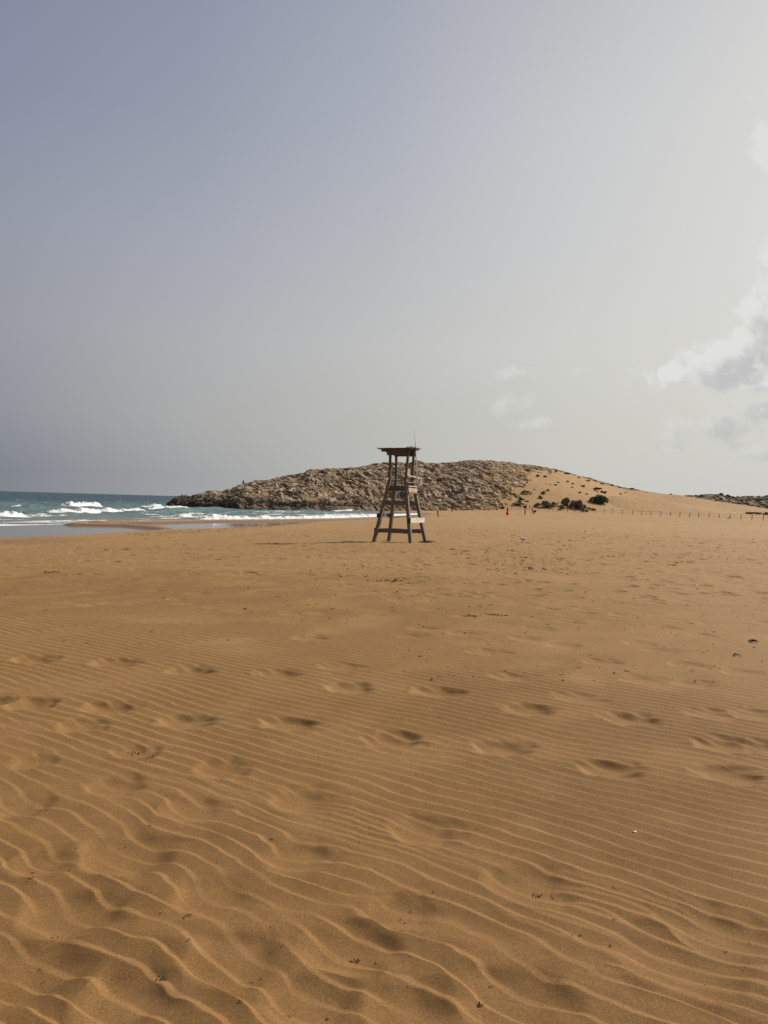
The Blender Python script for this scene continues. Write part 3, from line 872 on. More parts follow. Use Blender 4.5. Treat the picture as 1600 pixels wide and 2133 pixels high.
def build_chair():
    base = Vector((0.63, 29.6, 0.0)); gz = ground_base(np.array([base.x]), np.array([base.y]))[0][0]
    base.z = float(gz)
    root = empty('lifeguard_chair', base)
    tag(root, 'tall weathered wooden lifeguard lookout chair with small roof standing alone on the sand', 'lifeguard chair')
    dA, dB, dC, dD = (29.17, 30.5, 28.6, 29.95); kA, kB, kC, kD = (29.45, 30.0, 29.2, 29.78)
    legs = {
        'A': [P(776, 1138, dA), P(779.5, 1127, dA), P(812.0, 1000.5, kA), P(813.3, 938, kA)],
        'B': [P(808, 1138, dB), P(810.3, 1127, dB), P(825.2, 1001.5, kB), P(825.8, 938, kB)],
        'C': [P(856.5, 1140, dC), P(855.3, 1130, dC), P(845.0, 1000.5, kC), P(851.4, 936, kC)],
        'D': [P(889, 1140, dD), P(886.5, 1130, dD), P(859.0, 1000.5, kD), P(862.4, 936, kD)]}

    def at(k, z):
        pts = legs[k]
        for a, b in zip(pts[:-1], pts[1:]):
            if a.z <= z <= b.z: return a.lerp(b, (z - a.z) / (b.z - a.z))
        return pts[-1].copy()

    for k in 'ABCD':
        local(root, lambda bm: (add_post(bm, legs[k][:3], 0.12, 0.135)), 'leg', WOOD)
        p = legs[k]; off = U * 0.0
        local(root, lambda bm: add_post(bm, [p[2] - Vector((0, 0, 0.10)) + (p[2] - p[1]).normalized() * 0.0 + off, p[2] + Vector((0, 0, 0.003)), p[3]], 0.085, 0.075), 'roof_post', WOOD2)
    inn = V * 0.078
    add = lambda name, a, b, h, t_, m, wav=0.012, seed=1: local(root, lambda bm: add_beam(bm, a, b, h, t_, wav, seed), name, m)
    # beams, front to back
    add('cross_beam', at('A', 0.42) + inn - U * 0.14, at('C', 0.42) + inn + U * 0.02, 0.16, 0.05, WOOD, 0.014, 2)
    add('cross_beam', at('B', 0.40) - inn - U * 0.05, at('D', 0.40) - inn + U * 0.03, 0.15, 0.05, WOOD, 0.012, 3)
    add('cross_beam', at('A', 1.50) + inn, at('C', 1.50) + inn, 0.15, 0.05, WOOD, 0.008, 4)
    add('cross_beam', at('B', 1.47) - inn, at('D', 1.47) - inn, 0.14, 0.05, WOOD, 0.008, 5)
    add('cross_beam', at('A', 2.02) + inn, at('C', 2.02) + inn, 0.17, 0.05, WOOD2, 0.016, 6)
    # side steps
    ot = U * 0.078
    add('step_board', at('A', 0.99) - ot - V * 0.10, at('B', 0.99) - ot + V * 0.10, 0.14, 0.04, WOOD2, 0.006, 7)
    # dark flaking marks lie in the white board's own mesh
    c0 = at('C', 0.84) + ot + U * 0.0155; c1 = at('D', 0.84) + ot + U * 0.0155

    def board(bm):
        add_beam(bm, at('C', 0.84) + ot - V * 0.11, at('D', 0.84) + ot + V * 0.20, 0.185, 0.03, 0.006, 8)
        g = random.Random(4); d = (c1 - c0)
        for f in (0.1, 0.22, 0.45, 0.52, 0.63, 0.75, 0.98):
            q = c0 + d * f + Vector((0, 0, g.uniform(-0.05, 0.03))); h = g.uniform(0.03, 0.075); w_ = V * g.uniform(0.012, 0.03)
            lo = [q, q + w_, q + w_ + Vector((0, 0, h)) + V * 0.03, q + Vector((0, 0, h)) + V * 0.02]
            a = [bm.verts.new(p) for p in lo]; b = [bm.verts.new(p + U * 0.003) for p in lo]
            fs = [bm.faces.new(b)] + [bm.faces.new((a[i], a[(i + 1) % 4], b[(i + 1) % 4], b[i])) for i in range(4)]
            for f_ in fs: f_.material_index = 1
        bmesh.ops.recalc_face_normals(bm, faces=bm.faces)
    bd = local(root, board, 'step_board', PALE); bd.data.materials.append(BLACKM)
    bd['label'] = 'white painted board with flaking dark marks'
    # rubber pads at the beam ends
    add('end_bracket', at('C', 0.84) + ot - V * 0.125 - Vector((0, 0, 0.01)), at('C', 0.84) + ot - V * 0.112 - Vector((0, 0, 0.01)), 0.20, 0.08, BLACKM, 0, 9)
    add('end_bracket', at('A', 0.98) - ot - V * 0.115 + U * 0.01, at('A', 0.98) - ot - V * 0.102 + U * 0.01, 0.16, 0.10, BLACKM, 0, 9)
    # seat platform rod, boards, red frame on the sunny side
    local(root, lambda bm: add_tube(bm, [at('A', 2.34) - U * 0.12 - V * 0.06, at('C', 2.34) + U * 0.05 - V * 0.06], 0.011), 'arm_rail', WOOD2)

    def seat(bm):
        for i in range(4):
            f = 0.16 + 0.22 * i
            a = at('A', 2.125).lerp(at('B', 2.125), f); b = at('C', 2.125).lerp(at('D', 2.125), f)
            add_beam(bm, a + U * 0.01, b - U * 0.01, 0.028, 0.10, 0.003, 20 + i)
    local(root, seat, 'seat', WOOD2)
    ou = U * 0.075
    cb = add('side_board', at('C', 1.98) + ou + V * 0.0, at('D', 1.98) + ou + V * 0.10, 0.155, 0.025, CREAM, 0.006, 10)
    cb['label'] = 'cream painted side board with yellow patch'
    pp0 = at('C', 1.98) + ou + U * 0.0135; pp1 = at('D', 1.98) + ou + U * 0.0135
    yp = local(root, lambda bm: add_beam(bm, pp0.lerp(pp1, 0.35), pp0.lerp(pp1, 0.8), 0.07, 0.004, 0.01, 33), 'yellow_patch', plain('faded_yellow_paint', (0.50, 0.42, 0.18), 0.6, 0.3, 30))
    yp.parent = cb
    add('side_board', at('C', 2.13) + ou, at('D', 2.13) + ou + V * 0.06, 0.03, 0.09, PALE, 0.003, 11)
    add('arm_rest', at('C', 2.53) + ou * 0.6, at('D', 2.50) + ou + V * 0.03, 0.035, 0.13, PALE, 0.003, 12)
    add('arm_rest', at('A', 2.40) - ou * 0.2, at('B', 2.40) - ou * 0.2, 0.035, 0.07, WOOD2, 0.003, 13)
    add('back_board', at('C', 2.68) + V * 0.16 - U * 0.05, at('D', 2.68) - V * 0.14 - U * 0.05, 0.26, 0.02, plain('faded_tan_paint', (0.42, 0.33, 0.20), 0.8, 0.2, 20), 0.003, 14)
    of = U * 0.10
    fr = [at('C', 2.27) + of - V * 0.09, at('D', 2.27) + of + V * 0.14, at('D', 1.86) + of + V * 0.14, at('C', 1.86) + of - V * 0.05]
    local(root, lambda bm: (add_tube(bm, [fr[0], fr[1]], 0.022), add_tube(bm, [fr[1] + Vector((0, 0, .022)), fr[2] - Vector((0, 0, .022))], 0.021), add_tube(bm, [fr[2], fr[3]], 0.022), add_tube(bm, [fr[3] - Vector((0, 0, .022)), fr[0] + Vector((0, 0, .022))], 0.023)), 'rail_frame', REDM)
    # mast
    mb = fr[1] + U * 0.03 + Vector((0, 0, -0.03)); mt = P(864.6, 897, mb.y + 0.1)
    local(root, lambda bm: add_tube(bm, [mb, mb.lerp(mt, 0.5), mt], [0.026, 0.023, 0.017], 8), 'flag_mast', WHITE, True)
    # rope end hanging under the seat
    h0 = at('A', 1.94).lerp(at('C', 1.94), 0.78) + V * 0.25
    local(root, lambda bm: add_tube(bm, [h0, h0 + Vector((0.01, 0, -0.08)), h0 + Vector((-0.005, 0, -0.2))], 0.018, 6), 'hanging_rope', BLACKM)
    # roof: headers, rafters, deck of reeds
    zr = 3.36
    for k1, k2, s in (('A', 'C', 1), ('B', 'D', -1)):
        a = at(k1, zr); b = at(k2, zr); b = b.copy(); a.z = zr; b.z = zr
        add('roof_header', a - U * 0.11 - V * 0.062 * s, b + U * 0.07 - V * 0.062 * s, 0.13, 0.045, WOOD2, 0.004, 15)
    ctr = (at('A', 3.4) + at('B', 3.4) + at('C', 3.4) + at('D', 3.4)) / 4
    for i, f in enumerate((-0.44, 0.0, 0.44)):
        p = ctr + V * f; p.z = 3.482
        add('rafter', p - U * 0.68, p + U * 0.36, 0.105, 0.06, WOOD2, 0.004, 16 + i)

    def deckf(bm):
        g = random.Random(8)
        for i in range(11):
            f = -0.52 + 0.104 * i; p = ctr + V * f; p.z = 3.552 + g.uniform(0, 0.012)
            add_beam(bm, p - U * (0.70 + g.uniform(-0.04, 0.10)) + Vector((0, 0, g.uniform(-.01, .02))), p + U * (0.50 + g.uniform(-0.06, 0.10)) + Vector((0, 0, g.uniform(-.005, .02))), 0.03, 0.1035, 0.006, 40 + i)

    def fringe(bm):
        g = random.Random(12)
        for i in range(26):
            p = ctr + V * g.uniform(-0.5, 0.5) + U * g.uniform(0.32, 0.46); p.z = 3.585
            e = p + U * g.uniform(0.16, 0.36) + V * g.uniform(-0.06, 0.06); e.z = 3.585 + g.uniform(-0.09, 0.05)
            add_tube(bm, [p, p.lerp(e, 0.55) + Vector((0, 0, 0.02)), e], [0.008, 0.007, 0.003], 5)
        for i in range(14):
            p = ctr + V * g.uniform(-0.5, 0.5) - U * g.uniform(0.60, 0.70); p.z = 3.54
            e = p - U * g.uniform(0.10, 0.22); e.z = 3.54 + g.uniform(-0.04, 0.02)
            add_tube(bm, [p, e], [0.012, 0.006], 5)
    local(root, lambda bm: (deckf(bm), fringe(bm)), 'roof', REED)
    return root


build_chair()


# ------------------------------------------------------------------ bodies
def skin_mesh(name, nodes, edges, sub=1):
    """nodes: {key: (xyz, radius)}; several chains may be separate islands"""
    keys = list(nodes); idx = {k: i for i, k in enumerate(keys)}
    me = bpy.data.meshes.new('tmp'); me.from_pydata([nodes[k][0] for k in keys], [(idx[a], idx[b]) for a, b in edges], [])
    ob = bpy.data.objects.new('tmp', me); S.collection.objects.link(ob)
    ob.modifiers.new('skin', 'SKIN')
    me.skin_vertices.new() if not me.skin_vertices else None
    sv = me.skin_vertices[0].data
    for k in keys:
        r = nodes[k][1]; sv[idx[k]].radius = (r, r) if not isinstance(r, tuple) else r
    seen = set(); adj = {k: [] for k in keys}
    for a, b in edges: adj[a].append(b); adj[b].append(a)
    for k in keys:
        if k in seen: continue
        sv[idx[k]].use_root = True; st = [k]
        while st:
            q = st.pop()
            if q in seen: continue
            seen.add(q); st += adj[q]
    sm = ob.modifiers.new('sub', 'SUBSURF'); sm.levels = sub; sm.render_levels = sub
    dg = bpy.context.evaluated_depsgraph_get(); dg.update()
    new = bpy.data.meshes.new_from_object(ob.evaluated_get(dg)); new.name = name
    bpy.data.objects.remove(ob); bpy.data.meshes.remove(me)
    new.polygons.foreach_set('use_smooth', [True] * len(new.polygons))
    return new


def skin_obj(name, nodes, edges, m, parent=None, sub=1):
    me = skin_mesh(name, nodes, edges, sub); me.materials.clear(); me.materials.append(m)
    return link(bpy.data.objects.new(name, me), parent)


STAND = dict(pelvis=((0, 0, .95), .125), waist=((0, 0, 1.08), .11), chest=((0, 0, 1.28), .135), neck=((0, 0, 1.46), .055), jaw=((0, .015, 1.55), .07),
             head=((0, .01, 1.64), .092), crown=((0, 0, 1.72), .06),
             sh_l=((-.18, 0, 1.39), .06), el_l=((-.235, -.01, 1.12), .043), wr_l=((-.245, .04, .87), .03), pa_l=((-.245, .055, .79), .034),
             sh_r=((.18, 0, 1.39), .06), el_r=((.235, -.01, 1.12), .043), wr_r=((.245, .04, .87), .03), pa_r=((.245, .055, .79), .034),
             hip_l=((-.09, 0, .89), .092), kn_l=((-.10, .01, .49), .06), an_l=((-.10, -.02, .08), .042), to_l=((-.105, .13, .04), .036),
             hip_r=((.09, 0, .89), .092), kn_r=((.10, .01, .49), .06), an_r=((.10, -.02, .08), .042), to_r=((.105, .13, .04), .036))
EDG = [('pelvis', 'waist'), ('waist', 'chest'), ('chest', 'neck'), ('neck', 'jaw'), ('jaw', 'head'), ('head', 'crown')]
for s in 'lr':
    EDG += [('chest', 'sh_' + s), ('sh_' + s, 'el_' + s), ('el_' + s, 'wr_' + s), ('wr_' + s, 'pa_' + s), ('pelvis', 'hip_' + s), ('hip_' + s, 'kn_' + s), ('kn_' + s, 'an_' + s), ('an_' + s, 'to_' + s)]


def make_person(loc, rz, height, pose, skin, clothes, hair, label, group=None):
    """clothes: list of (name, joints kept, extra radius, material)"""
    sc = height / 1.78
    root = empty('person', loc, rz); tag(root, label, 'person', group)
    N = {}
    for k, (p, r) in STAND.items():
        q = pose.get(k, p); N[k] = (Vector(q) * sc, r * sc)
    E = list(EDG); body = dict(N)
    for s, sg in (('l', -1), ('r', 1)):                     # five fingers of their own length, thumb from the side of the palm
        pa = N['pa_' + s][0]; d = (pa - N['wr_' + s][0]).normalized(); side = d.cross(Vector((sg, 0.3, 0))).normalized()
        cur = side.cross(d).normalized() * (-sg)
        for f, ln in enumerate((.075, .085, .08, .06)):
            a = pa + side * ((f - 1.5) * .019 * sc) + d * (.015 * sc)
            for j, (u, v) in enumerate(((0, 0), (.55, .1), (1, .35))):
                body[f'f{s}{f}{j}'] = (a + d * (ln * u * sc) + cur * (ln * v * sc * 0.6), .0085 * sc)
                if j: E.append((f'f{s}{f}{j - 1}', f'f{s}{f}{j}'))
        for j, u in enumerate((0, .5, 1)):
            body[f't{s}{j}'] = (pa + side * (.03 * sc) + (side * .7 + d * .7) * (.06 * u * sc), .010 * sc)
            if j: E.append((f't{s}{j - 1}', f't{s}{j}'))
    hd = N['head'][0]; up = (N['crown'][0] - N['jaw'][0]).normalized(); fw = Vector(pose.get('look', (0, 1, 0))).normalized()
    fw = (fw - up * fw.dot(up)).normalized(); sdv = up.cross(fw)
    for nm, p0, p1, r in (('nose', hd + fw * .075 * sc, hd + fw * .112 * sc - up * .02 * sc, .013), ('ear1', hd + sdv * .085 * sc, hd + sdv * .10 * sc - up * .03 * sc, .014), ('ear2', hd - sdv * .085 * sc, hd - sdv * .10 * sc - up * .03 * sc, .014),
                          ('lip', hd + fw * .078 * sc - up * .055 * sc - sdv * .02 * sc, hd + fw * .078 * sc - up * .055 * sc + sdv * .02 * sc, .010)):
        body[nm + 'a'] = (p0, r * sc); body[nm + 'b'] = (p1, r * 0.8 * sc); E.append((nm + 'a', nm + 'b'))
    skin_obj('body', body, E, skin, root)
    for sg in (-1, 1):
        bm = bmesh.new()
        bmesh.ops.create_uvsphere(bm, u_segments=8, v_segments=6, radius=.011 * sc, matrix=Matrix.Translation(hd + fw * .088 * sc + sdv * (.034 * sg * sc) + up * .01 * sc))
        bobj('eye', bm, BLACKM, root, True)
    # hair: a cap over the top and back of the head
    hn = {'a': (hd + up * .045 * sc - fw * .02 * sc, .098 * sc), 'b': (hd - fw * .045 * sc + up * .0, .088 * sc), 'c': (hd - fw * .06 * sc - up * .07 * sc, .05 * sc)}
    skin_obj('hair', hn, [('a', 'b'), ('b', 'c')], hair, root)
    for nm, keep, ex, m in clothes:
        nn = {}; ee = []
        for k in keep:
            if '>' in k:                                    # a partial limb: from>to:fraction
                ab, f = k.split(':'); a, b = ab.split('>'); f = float(f)
                nn[k] = (N[a][0].lerp(N[b][0], f), (N[a][1] * (1 - f) + N[b][1] * f) + ex * sc); ee.append((a, k))
            else:
                nn[k] = (N[k][0], N[k][1] + ex * sc)
        for a, b in EDG:
            if a in nn and b in nn: ee.append((a, b))
        skin_obj(nm, nn, ee, m, root)
    return root


SK_BROWN = plain('tanned_skin', (0.20, 0.095, 0.06), 0.6, 0.12)
SK_DARK = plain('dark_skin', (0.075, 0.038, 0.027), 0.6, 0.12)
HAIR = plain('black_hair', (0.015, 0.012, 0.01), 0.6, 0.2)
C_MAROON = plain('maroon_cloth', (0.13, 0.02, 0.03), 0.85, 0.2)
C_NAVY = plain('black_cloth', (0.016, 0.016, 0.024), 0.85, 0.3)
C_WHITE = plain('white_cloth', (0.66, 0.66, 0.68), 0.85, 0.15)
C_GREY = plain('grey_cloth', (0.30, 0.29, 0.30), 0.85, 0.2)
C_RED = plain('red_cloth', (0.80, 0.062, 0.045), 0.8, 0.12, 6)
C_DKRED = plain('dark_red_cloth', (0.30, 0.035, 0.03), 0.8, 0.2)
C_PLUM = plain('plum_cloth', (0.07, 0.04, 0.07), 0.85, 0.2)
C_BEIGE = plain('beige_cloth', (0.30, 0.24, 0.18), 0.85, 0.2)


def phgt(px, loc): return px * loc.y / 1600


def build_people():
    short = ['pelvis', 'waist', 'hip_l', 'hip_r', 'hip_l>kn_l:0.65', 'hip_r>kn_r:0.65']
    tee = ['waist', 'chest', 'sh_l', 'sh_r', 'sh_l>el_l:0.6', 'sh_r>el_r:0.6', 'chest>neck:0.6']
    # walker at the foot of the rocks
    l = march(942, 1067)
    make_person(l, R(170), phgt(20.5, l), dict(kn_l=(-.09, .10, .50), an_l=(-.09, .04, .10), to_l=(-.09, .18, .05), an_r=(.09, -.14, .10), to_r=(.09, .0, .04), el_r=(.24, -.07, 1.13), wr_r=(.23, .06, .90), pa_r=(.23, .09, .83)),
                plain('deep_tan_skin', (0.11, 0.052, 0.036), 0.6, 0.12), [('swimsuit', ['pelvis', 'waist', 'chest', 'waist>chest:0.5', 'hip_l', 'hip_r'], .014, C_MAROON)], HAIR,
                'person in dark red swimwear walking on sand at the foot of the rocky hill')
    # small figure in red
    l = march(1057, 1073); h = phgt(17.5, l)
    p = make_person(l, R(-70), h, dict(el_l=(-.22, .08, 1.12), wr_l=(-.06, .20, 1.08), pa_l=(0, .21, 1.06), el_r=(.22, .08, 1.12), wr_r=(.06, .2, 1.02), pa_r=(0, .21, 1.0)),
                    SK_BROWN, [('shawl', ['chest', 'sh_l', 'sh_r', 'sh_r>el_r:0.95', 'sh_l>el_l:0.95', 'waist'], .03, C_DKRED)], HAIR,
                    'person wrapped in long bright red robe standing on the open sand')
    bm = bmesh.new(); s = h / 1.78; n = 40; rings = []
    for z, r in ((1.34, .15), (1.2, .17), (1.0, .19), (.75, .235), (.5, .29), (.25, .345), (.08, .38), (.03, .385)):
        rings.append([bm.verts.new(((r * (1 + .10 * math.sin(7 * t) * (1.35 - z) / 1.3)) * math.cos(t) * s, (r * (1 + .10 * math.sin(7 * t) * (1.35 - z) / 1.3)) * .8 * math.sin(t) * s, z * s)) for t in [6.28318 * k / n for k in range(n)]])
    for a, b in zip(rings[:-1], rings[1:]):
        for k in range(n): bm.faces.new((a[k], a[(k + 1) % n], b[(k + 1) % n], b[k]))
    bmesh.ops.recalc_face_normals(bm, faces=bm.faces)
    bobj('robe', bm, C_RED, p, True)
    # dark figure leaning forward
    l = march(1093.5, 1072.5)
    p = make_person(l, R(-80), phgt(23.5, l), dict(waist=(0, .01, 1.09), chest=(0, .07, 1.29), neck=(0, .13, 1.45), jaw=(0, .17, 1.53), head=(0, .18, 1.62), crown=(0, .18, 1.70), sh_l=(-.18, .07, 1.39), sh_r=(.18, .07, 1.39),
                    el_l=(-.22, .10, 1.13), wr_l=(-.20, .33, 1.03), pa_l=(-.19, .40, .99), el_r=(.22, -.04, 1.14), wr_r=(.2, .16, .95), pa_r=(.19, .22, .90), an_l=(-.06, -.06, .08), to_l=(-.06, .1, .04), an_r=(.06, .03, .08), to_r=(.06, .18, .04)),
                    SK_DARK, [('shirt', tee, .02, C_NAVY), ('shorts', short, .02, C_WHITE)], HAIR,
                    'person in black top and white shorts standing between red figure and crouching figure')
    bm = bmesh.new(); bmesh.ops.create_cube(bm, size=1, matrix=Matrix.Translation((0, -.20, 1.28)) @ Matrix.Diagonal((.30, .15, .42, 1)))
    bmesh.ops.bevel(bm, geom=bm.edges[:], offset=.05, segments=3, affect='EDGES')
    b = bobj('backpack', bm, C_NAVY, p, True)
    # crouching figure
    l = march(1112.5, 1072)
    make_person(l, R(90), phgt(23, l), dict(pelvis=(0, -.22, .55), waist=(0, -.12, .68), chest=(0, .10, .84), neck=(0, .27, .90), jaw=(0, .35, .90), head=(0, .42, .94), crown=(0, .47, 1.0), look=(0, .7, -.7),
                sh_l=(-.19, .16, .85), el_l=(-.22, .24, .58), wr_l=(-.14, .36, .36), pa_l=(-.12, .38, .28), sh_r=(.19, .16, .85), el_r=(.22, .24, .58), wr_r=(.14, .36, .40), pa_r=(.12, .40, .32),
                hip_l=(-.1, -.2, .52), kn_l=(-.14, .16, .47), an_l=(-.13, -.06, .08), to_l=(-.14, .1, .04), hip_r=(.1, -.2, .52), kn_r=(.14, .14, .45), an_r=(.13, -.10, .08), to_r=(.14, .06, .04)),
                SK_DARK, [('shirt', tee, .035, C_WHITE), ('trousers', ['pelvis', 'hip_l', 'hip_r', 'kn_l', 'kn_r', 'kn_l>an_l:0.85', 'kn_r>an_r:0.85'], .02, C_NAVY)], HAIR,
                'person in pale shirt and dark trousers crouching over the sand')
    # two on the crest
    l = march(1143.5, 988)
    make_person(l, R(20), phgt(11.5, l), {}, SK_BROWN, [('shirt', tee, .02, C_PLUM), ('trousers', ['pelvis', 'waist', 'hip_l', 'hip_r', 'kn_l', 'kn_r', 'kn_l>an_l:0.9', 'kn_r>an_r:0.9'], .02, C_BEIGE)], HAIR,
                'person in dark top and beige trousers on the hill crest, left of the pair')
    l = march(1147.5, 988.5)
    make_person(l, R(-30), phgt(11, l), dict(kn_l=(-.1, .1, .5), an_l=(-.1, .02, .1)), SK_BROWN, [('shirt', tee, .02, C_GREY), ('trousers', ['pelvis', 'waist', 'hip_l', 'hip_r', 'kn_l', 'kn_r', 'kn_l>an_l:0.9', 'kn_r>an_r:0.9'], .02, C_NAVY)], HAIR,
                'person in grey top and black trousers on the hill crest, right of the pair')


build_people()


# ------------------------------------------------------------------ gull
def build_gull():
    l = march(1088.5, 1130.5); k = (14.2 * l.y / 1600) / 0.40
    root = empty('gull', l, R(90)); tag(root, 'white and grey gull standing on the sand to the right of the lookout chair', 'bird')
    f = lambda *p: Vector(p) * k
    W_ = plain('white_feathers', (0.74, 0.74, 0.72), 0.8, 0.08, 30); G_ = plain('pale_grey_feathers', (0.60, 0.60, 0.60), 0.8, 0.1, 30)
    B_ = plain('dark_tail_feathers', (0.05, 0.045, 0.04), 0.8, 0.2, 30); Y_ = plain('dull_yellow_bill', (0.35, 0.25, 0.08), 0.5, 0.2); L_ = plain('brown_leg', (0.22, 0.13, 0.08), 0.6, 0.2)
    nodes = {'rump': (f(0, -.20, .175), .028 * k), 'back': (f(0, -.11, .19), .062 * k), 'mid': (f(0, -.01, .205), .085 * k), 'breast': (f(0, .085, .225), .078 * k),
             'neck': (f(0, .12, .295), .044 * k), 'nape': (f(0, .125, .34), .041 * k), 'head': (f(0, .14, .365), .042 * k), 'face': (f(0, .168, .36), .028 * k)}
    ks = list(nodes); skin_obj('body', nodes, list(zip(ks[:-1], ks[1:])), W_, root, 2)
    for s in (-1, 1):
        bm = bmesh.new(); pts = [(.06, .06, .26, .03), (.083, .0, .245, .055), (.086, -.09, .225, .055), (.065, -.18, .20, .04), (.03, -.30, .175, .012)]
        rings = [[bm.verts.new(f(s * x, y, z + h)), bm.verts.new(f(s * (x + .012), y, z)), bm.verts.new(f(s * x, y, z - h)), bm.verts.new(f(s * (x - .014), y, z))] for x, y, z, h in pts]
        for a, b in zip(rings[:-1], rings[1:]):
            for i in range(4): bm.faces.new((a[i], a[(i + 1) % 4], b[(i + 1) % 4], b[i]))
        bm.faces.new(rings[0]); bm.faces.new(rings[-1]); bmesh.ops.recalc_face_normals(bm, faces=bm.faces)
        bobj('wing', bm, G_, root, True)
        bm = bmesh.new(); add_tube(bm, [f(s * .035, -.0, .15), f(s * .035, .015, .08), f(s * .035, -.005, .006)], [.011 * k, .008 * k, .008 * k], 6)
        for tx in (-.02, 0, .02): add_tube(bm, [f(s * .035, -.005, .008), f(s * .035 + tx, .05, .006)], [.008 * k, .006 * k], 5)
        bobj('leg', bm, L_, root, True)
    bm = bmesh.new()
    for i in range(5):
        x = (i - 2) * .012
        vs = [bm.verts.new(f(x * .8 - .012, -.18, .175 + .004 * (i % 2))), bm.verts.new(f(x * .8 + .012, -.18, .175 + .004 * (i % 2))), bm.verts.new(f(x * 1.3 + .012, -.335, .165)), bm.verts.new(f(x * 1.3 - .012, -.335, .165))]
        bm.faces.new(vs)
    r_ = bmesh.ops.extrude_face_region(bm, geom=bm.faces[:]); bmesh.ops.translate(bm, verts=[e for e in r_['geom'] if isinstance(e, bmesh.types.BMVert)], vec=f(0, 0, .012))
    bmesh.ops.recalc_face_normals(bm, faces=bm.faces); bobj('tail', bm, B_, root)
    bm = bmesh.new(); add_tube(bm, [f(0, .182, .358), f(0, .215, .352), f(0, .236, .338)], [.015 * k, .012 * k, .004 * k], 8); bobj('bill', bm, Y_, root, True)
    for s in (-1, 1):
        bm = bmesh.new(); bmesh.ops.create_uvsphere(bm, u_segments=8, v_segments=6, radius=.008 * k, matrix=Matrix.Translation(f(s * .034, .160, .374)))
        bobj('eye', bm, BLACKM, root, True)


build_gull()


# ------------------------------------------------------------------ fence, posts, sticks
DARKW = wood('grey_driftwood', (0.09, 0.07, 0.055), (0.17, 0.135, 0.105))


def lobj(name, loc, fn, m, label, cat, group=None, smooth=False):
    bm = bmesh.new(); fn(bm); o = bobj(name, bm, m, None, smooth); o.location = loc; return tag(o, label, cat, group)


def build_fence():
    px = [(1031, 1060), (1048, 1060), (1066, 1060.3), (1084, 1061), (1103, 1061.5), (1123, 1062.5), (1142, 1063.5), (1162, 1064.5), (1182, 1065.5), (1197, 1067), (1212, 1068),
          (1241, 1069), (1258, 1069.5), (1276, 1070), (1297, 1071), (1318, 1071.5), (1336, 1073), (1356, 1074), (1376, 1075), (1396, 1076), (1416, 1077), (1436, 1078), (1456, 1079),
          (1477, 1079.5), (1498, 1080.5), (1520, 1081.5), (1543, 1082), (1566, 1082.6), (1590, 1083), (1614, 1084), (1638, 1085)]
    pts = [march(x, y) for x, y in px]
    # keep the line of posts smooth on the ground
    ys = np.array([p.y for p in pts]); ys = np.convolve(np.pad(ys, 3, mode='edge'), np.ones(7) / 7, 'valid')
    root = empty('rope_fence', pts[0]); tag(root, 'long low fence of dark stakes and rope along the foot of the dune', 'fence')
    g = random.Random(2); tops = []
    for (x, y), Y in zip(px, ys):
        d = pdir(x, y); X = d.x / d.y * Y; z = float(ground_base(np.array([X]), np.array([Y]))[0][0])
        h = 1.12 * g.uniform(.9, 1.1); b = Vector((X, Y, z - .25)); t = Vector((X + g.uniform(-.12, .12), Y, z + h)); tops.append(t)
        bm = bmesh.new(); add_tube(bm, [b, t], [.07, .06], 7); bmesh.ops.translate(bm, verts=bm.verts, vec=-root.location); bobj('post', bm, DARKW, root)
    bm = bmesh.new()
    for a, b in zip(tops[:-1], tops[1:]):
        for dz in (-.10, -.62):
            a2 = a + Vector((0, 0, dz)); b2 = b + Vector((0, 0, dz)); mid = a2.lerp(b2, .5) - Vector((0, 0, .10)); add_tube(bm, [a2, mid, b2], .016, 4)
    bmesh.ops.translate(bm, verts=bm.verts, vec=-root.location); bobj('rope', bm, DARKW, root)


build_fence()
l = march(912.5, 1076.5)
lobj('wooden_post', l, lambda bm: (add_tube(bm, [Vector((.06, 0, -.25)), Vector((-.02, 0, .35)), Vector((-.08, 0, .74))], [.075, .07, .075], 8), add_tube(bm, [Vector((-.16, 0, .73)), Vector((.06, 0, .77))], .05, 6)), DARKW,
     'short dark leaning wooden post by itself on the sand right of the lookout chair', 'post')
l = march(1217, 1113.5)
lobj('thin_stick', l, lambda bm: add_tube(bm, [Vector((0, 0, -.05)), Vector((.02, 0, .13)), Vector((.03, 0, .25))], [.012, .010, .007], 5), DARKW, 'thin upright stick poking out of the sand in front of the dune fence', 'stick')
a_ = gno(507, 1008)[0]; Y_ = float(np.interp(a_, ka, kYc)) - 2.0
l = Vector((a_ * Y_, Y_, float(hill_base(np.array([a_ * Y_]), np.array([Y_]))[0]) - 0.15))
STONE = plain('dark_stone', (0.10, 0.088, 0.075), 0.9, 0.3, 4)


def pillar(bm):
    add_post_w = 0.42
    rings = []
    for z, s in ((-.3, 1.05), (.1, 1.0), (.55, .93), (.95, .9), (1.1, .72)):
        rings.append([bm.verts.new((.21 * s * cx + random.uniform(-.02, .02), .21 * s * cy + random.uniform(-.02, .02), z)) for cx, cy in ((-1, -1), (0, -1.1), (1, -1), (1.1, 0), (1, 1), (0, 1.1), (-1, 1), (-1.1, 0))])
    for a, b in zip(rings[:-1], rings[1:]):
        for i in range(8): bm.faces.new((a[i], a[(i + 1) % 8], b[(i + 1) % 8], b[i]))
    bm.faces.new(rings[-1])


lobj('stone_pillar', l, pillar, STONE, 'small dark stone pillar standing on the left shoulder of the rocky headland', 'pillar')


# ------------------------------------------------------------------ shrubs
def leaf_mat(name, c0, c1):
    m, t, b = mat(name, 0.75, 0.2)
    g = t.new('ShaderNodeNewGeometry')
    t.put(b.inputs['Base Color'], t.ramp(g.outputs['Random Per Island'], [(0.0, c0), (0.6, c1), (1.0, [min(1, c * 1.5) for c in c1])]))
    return m


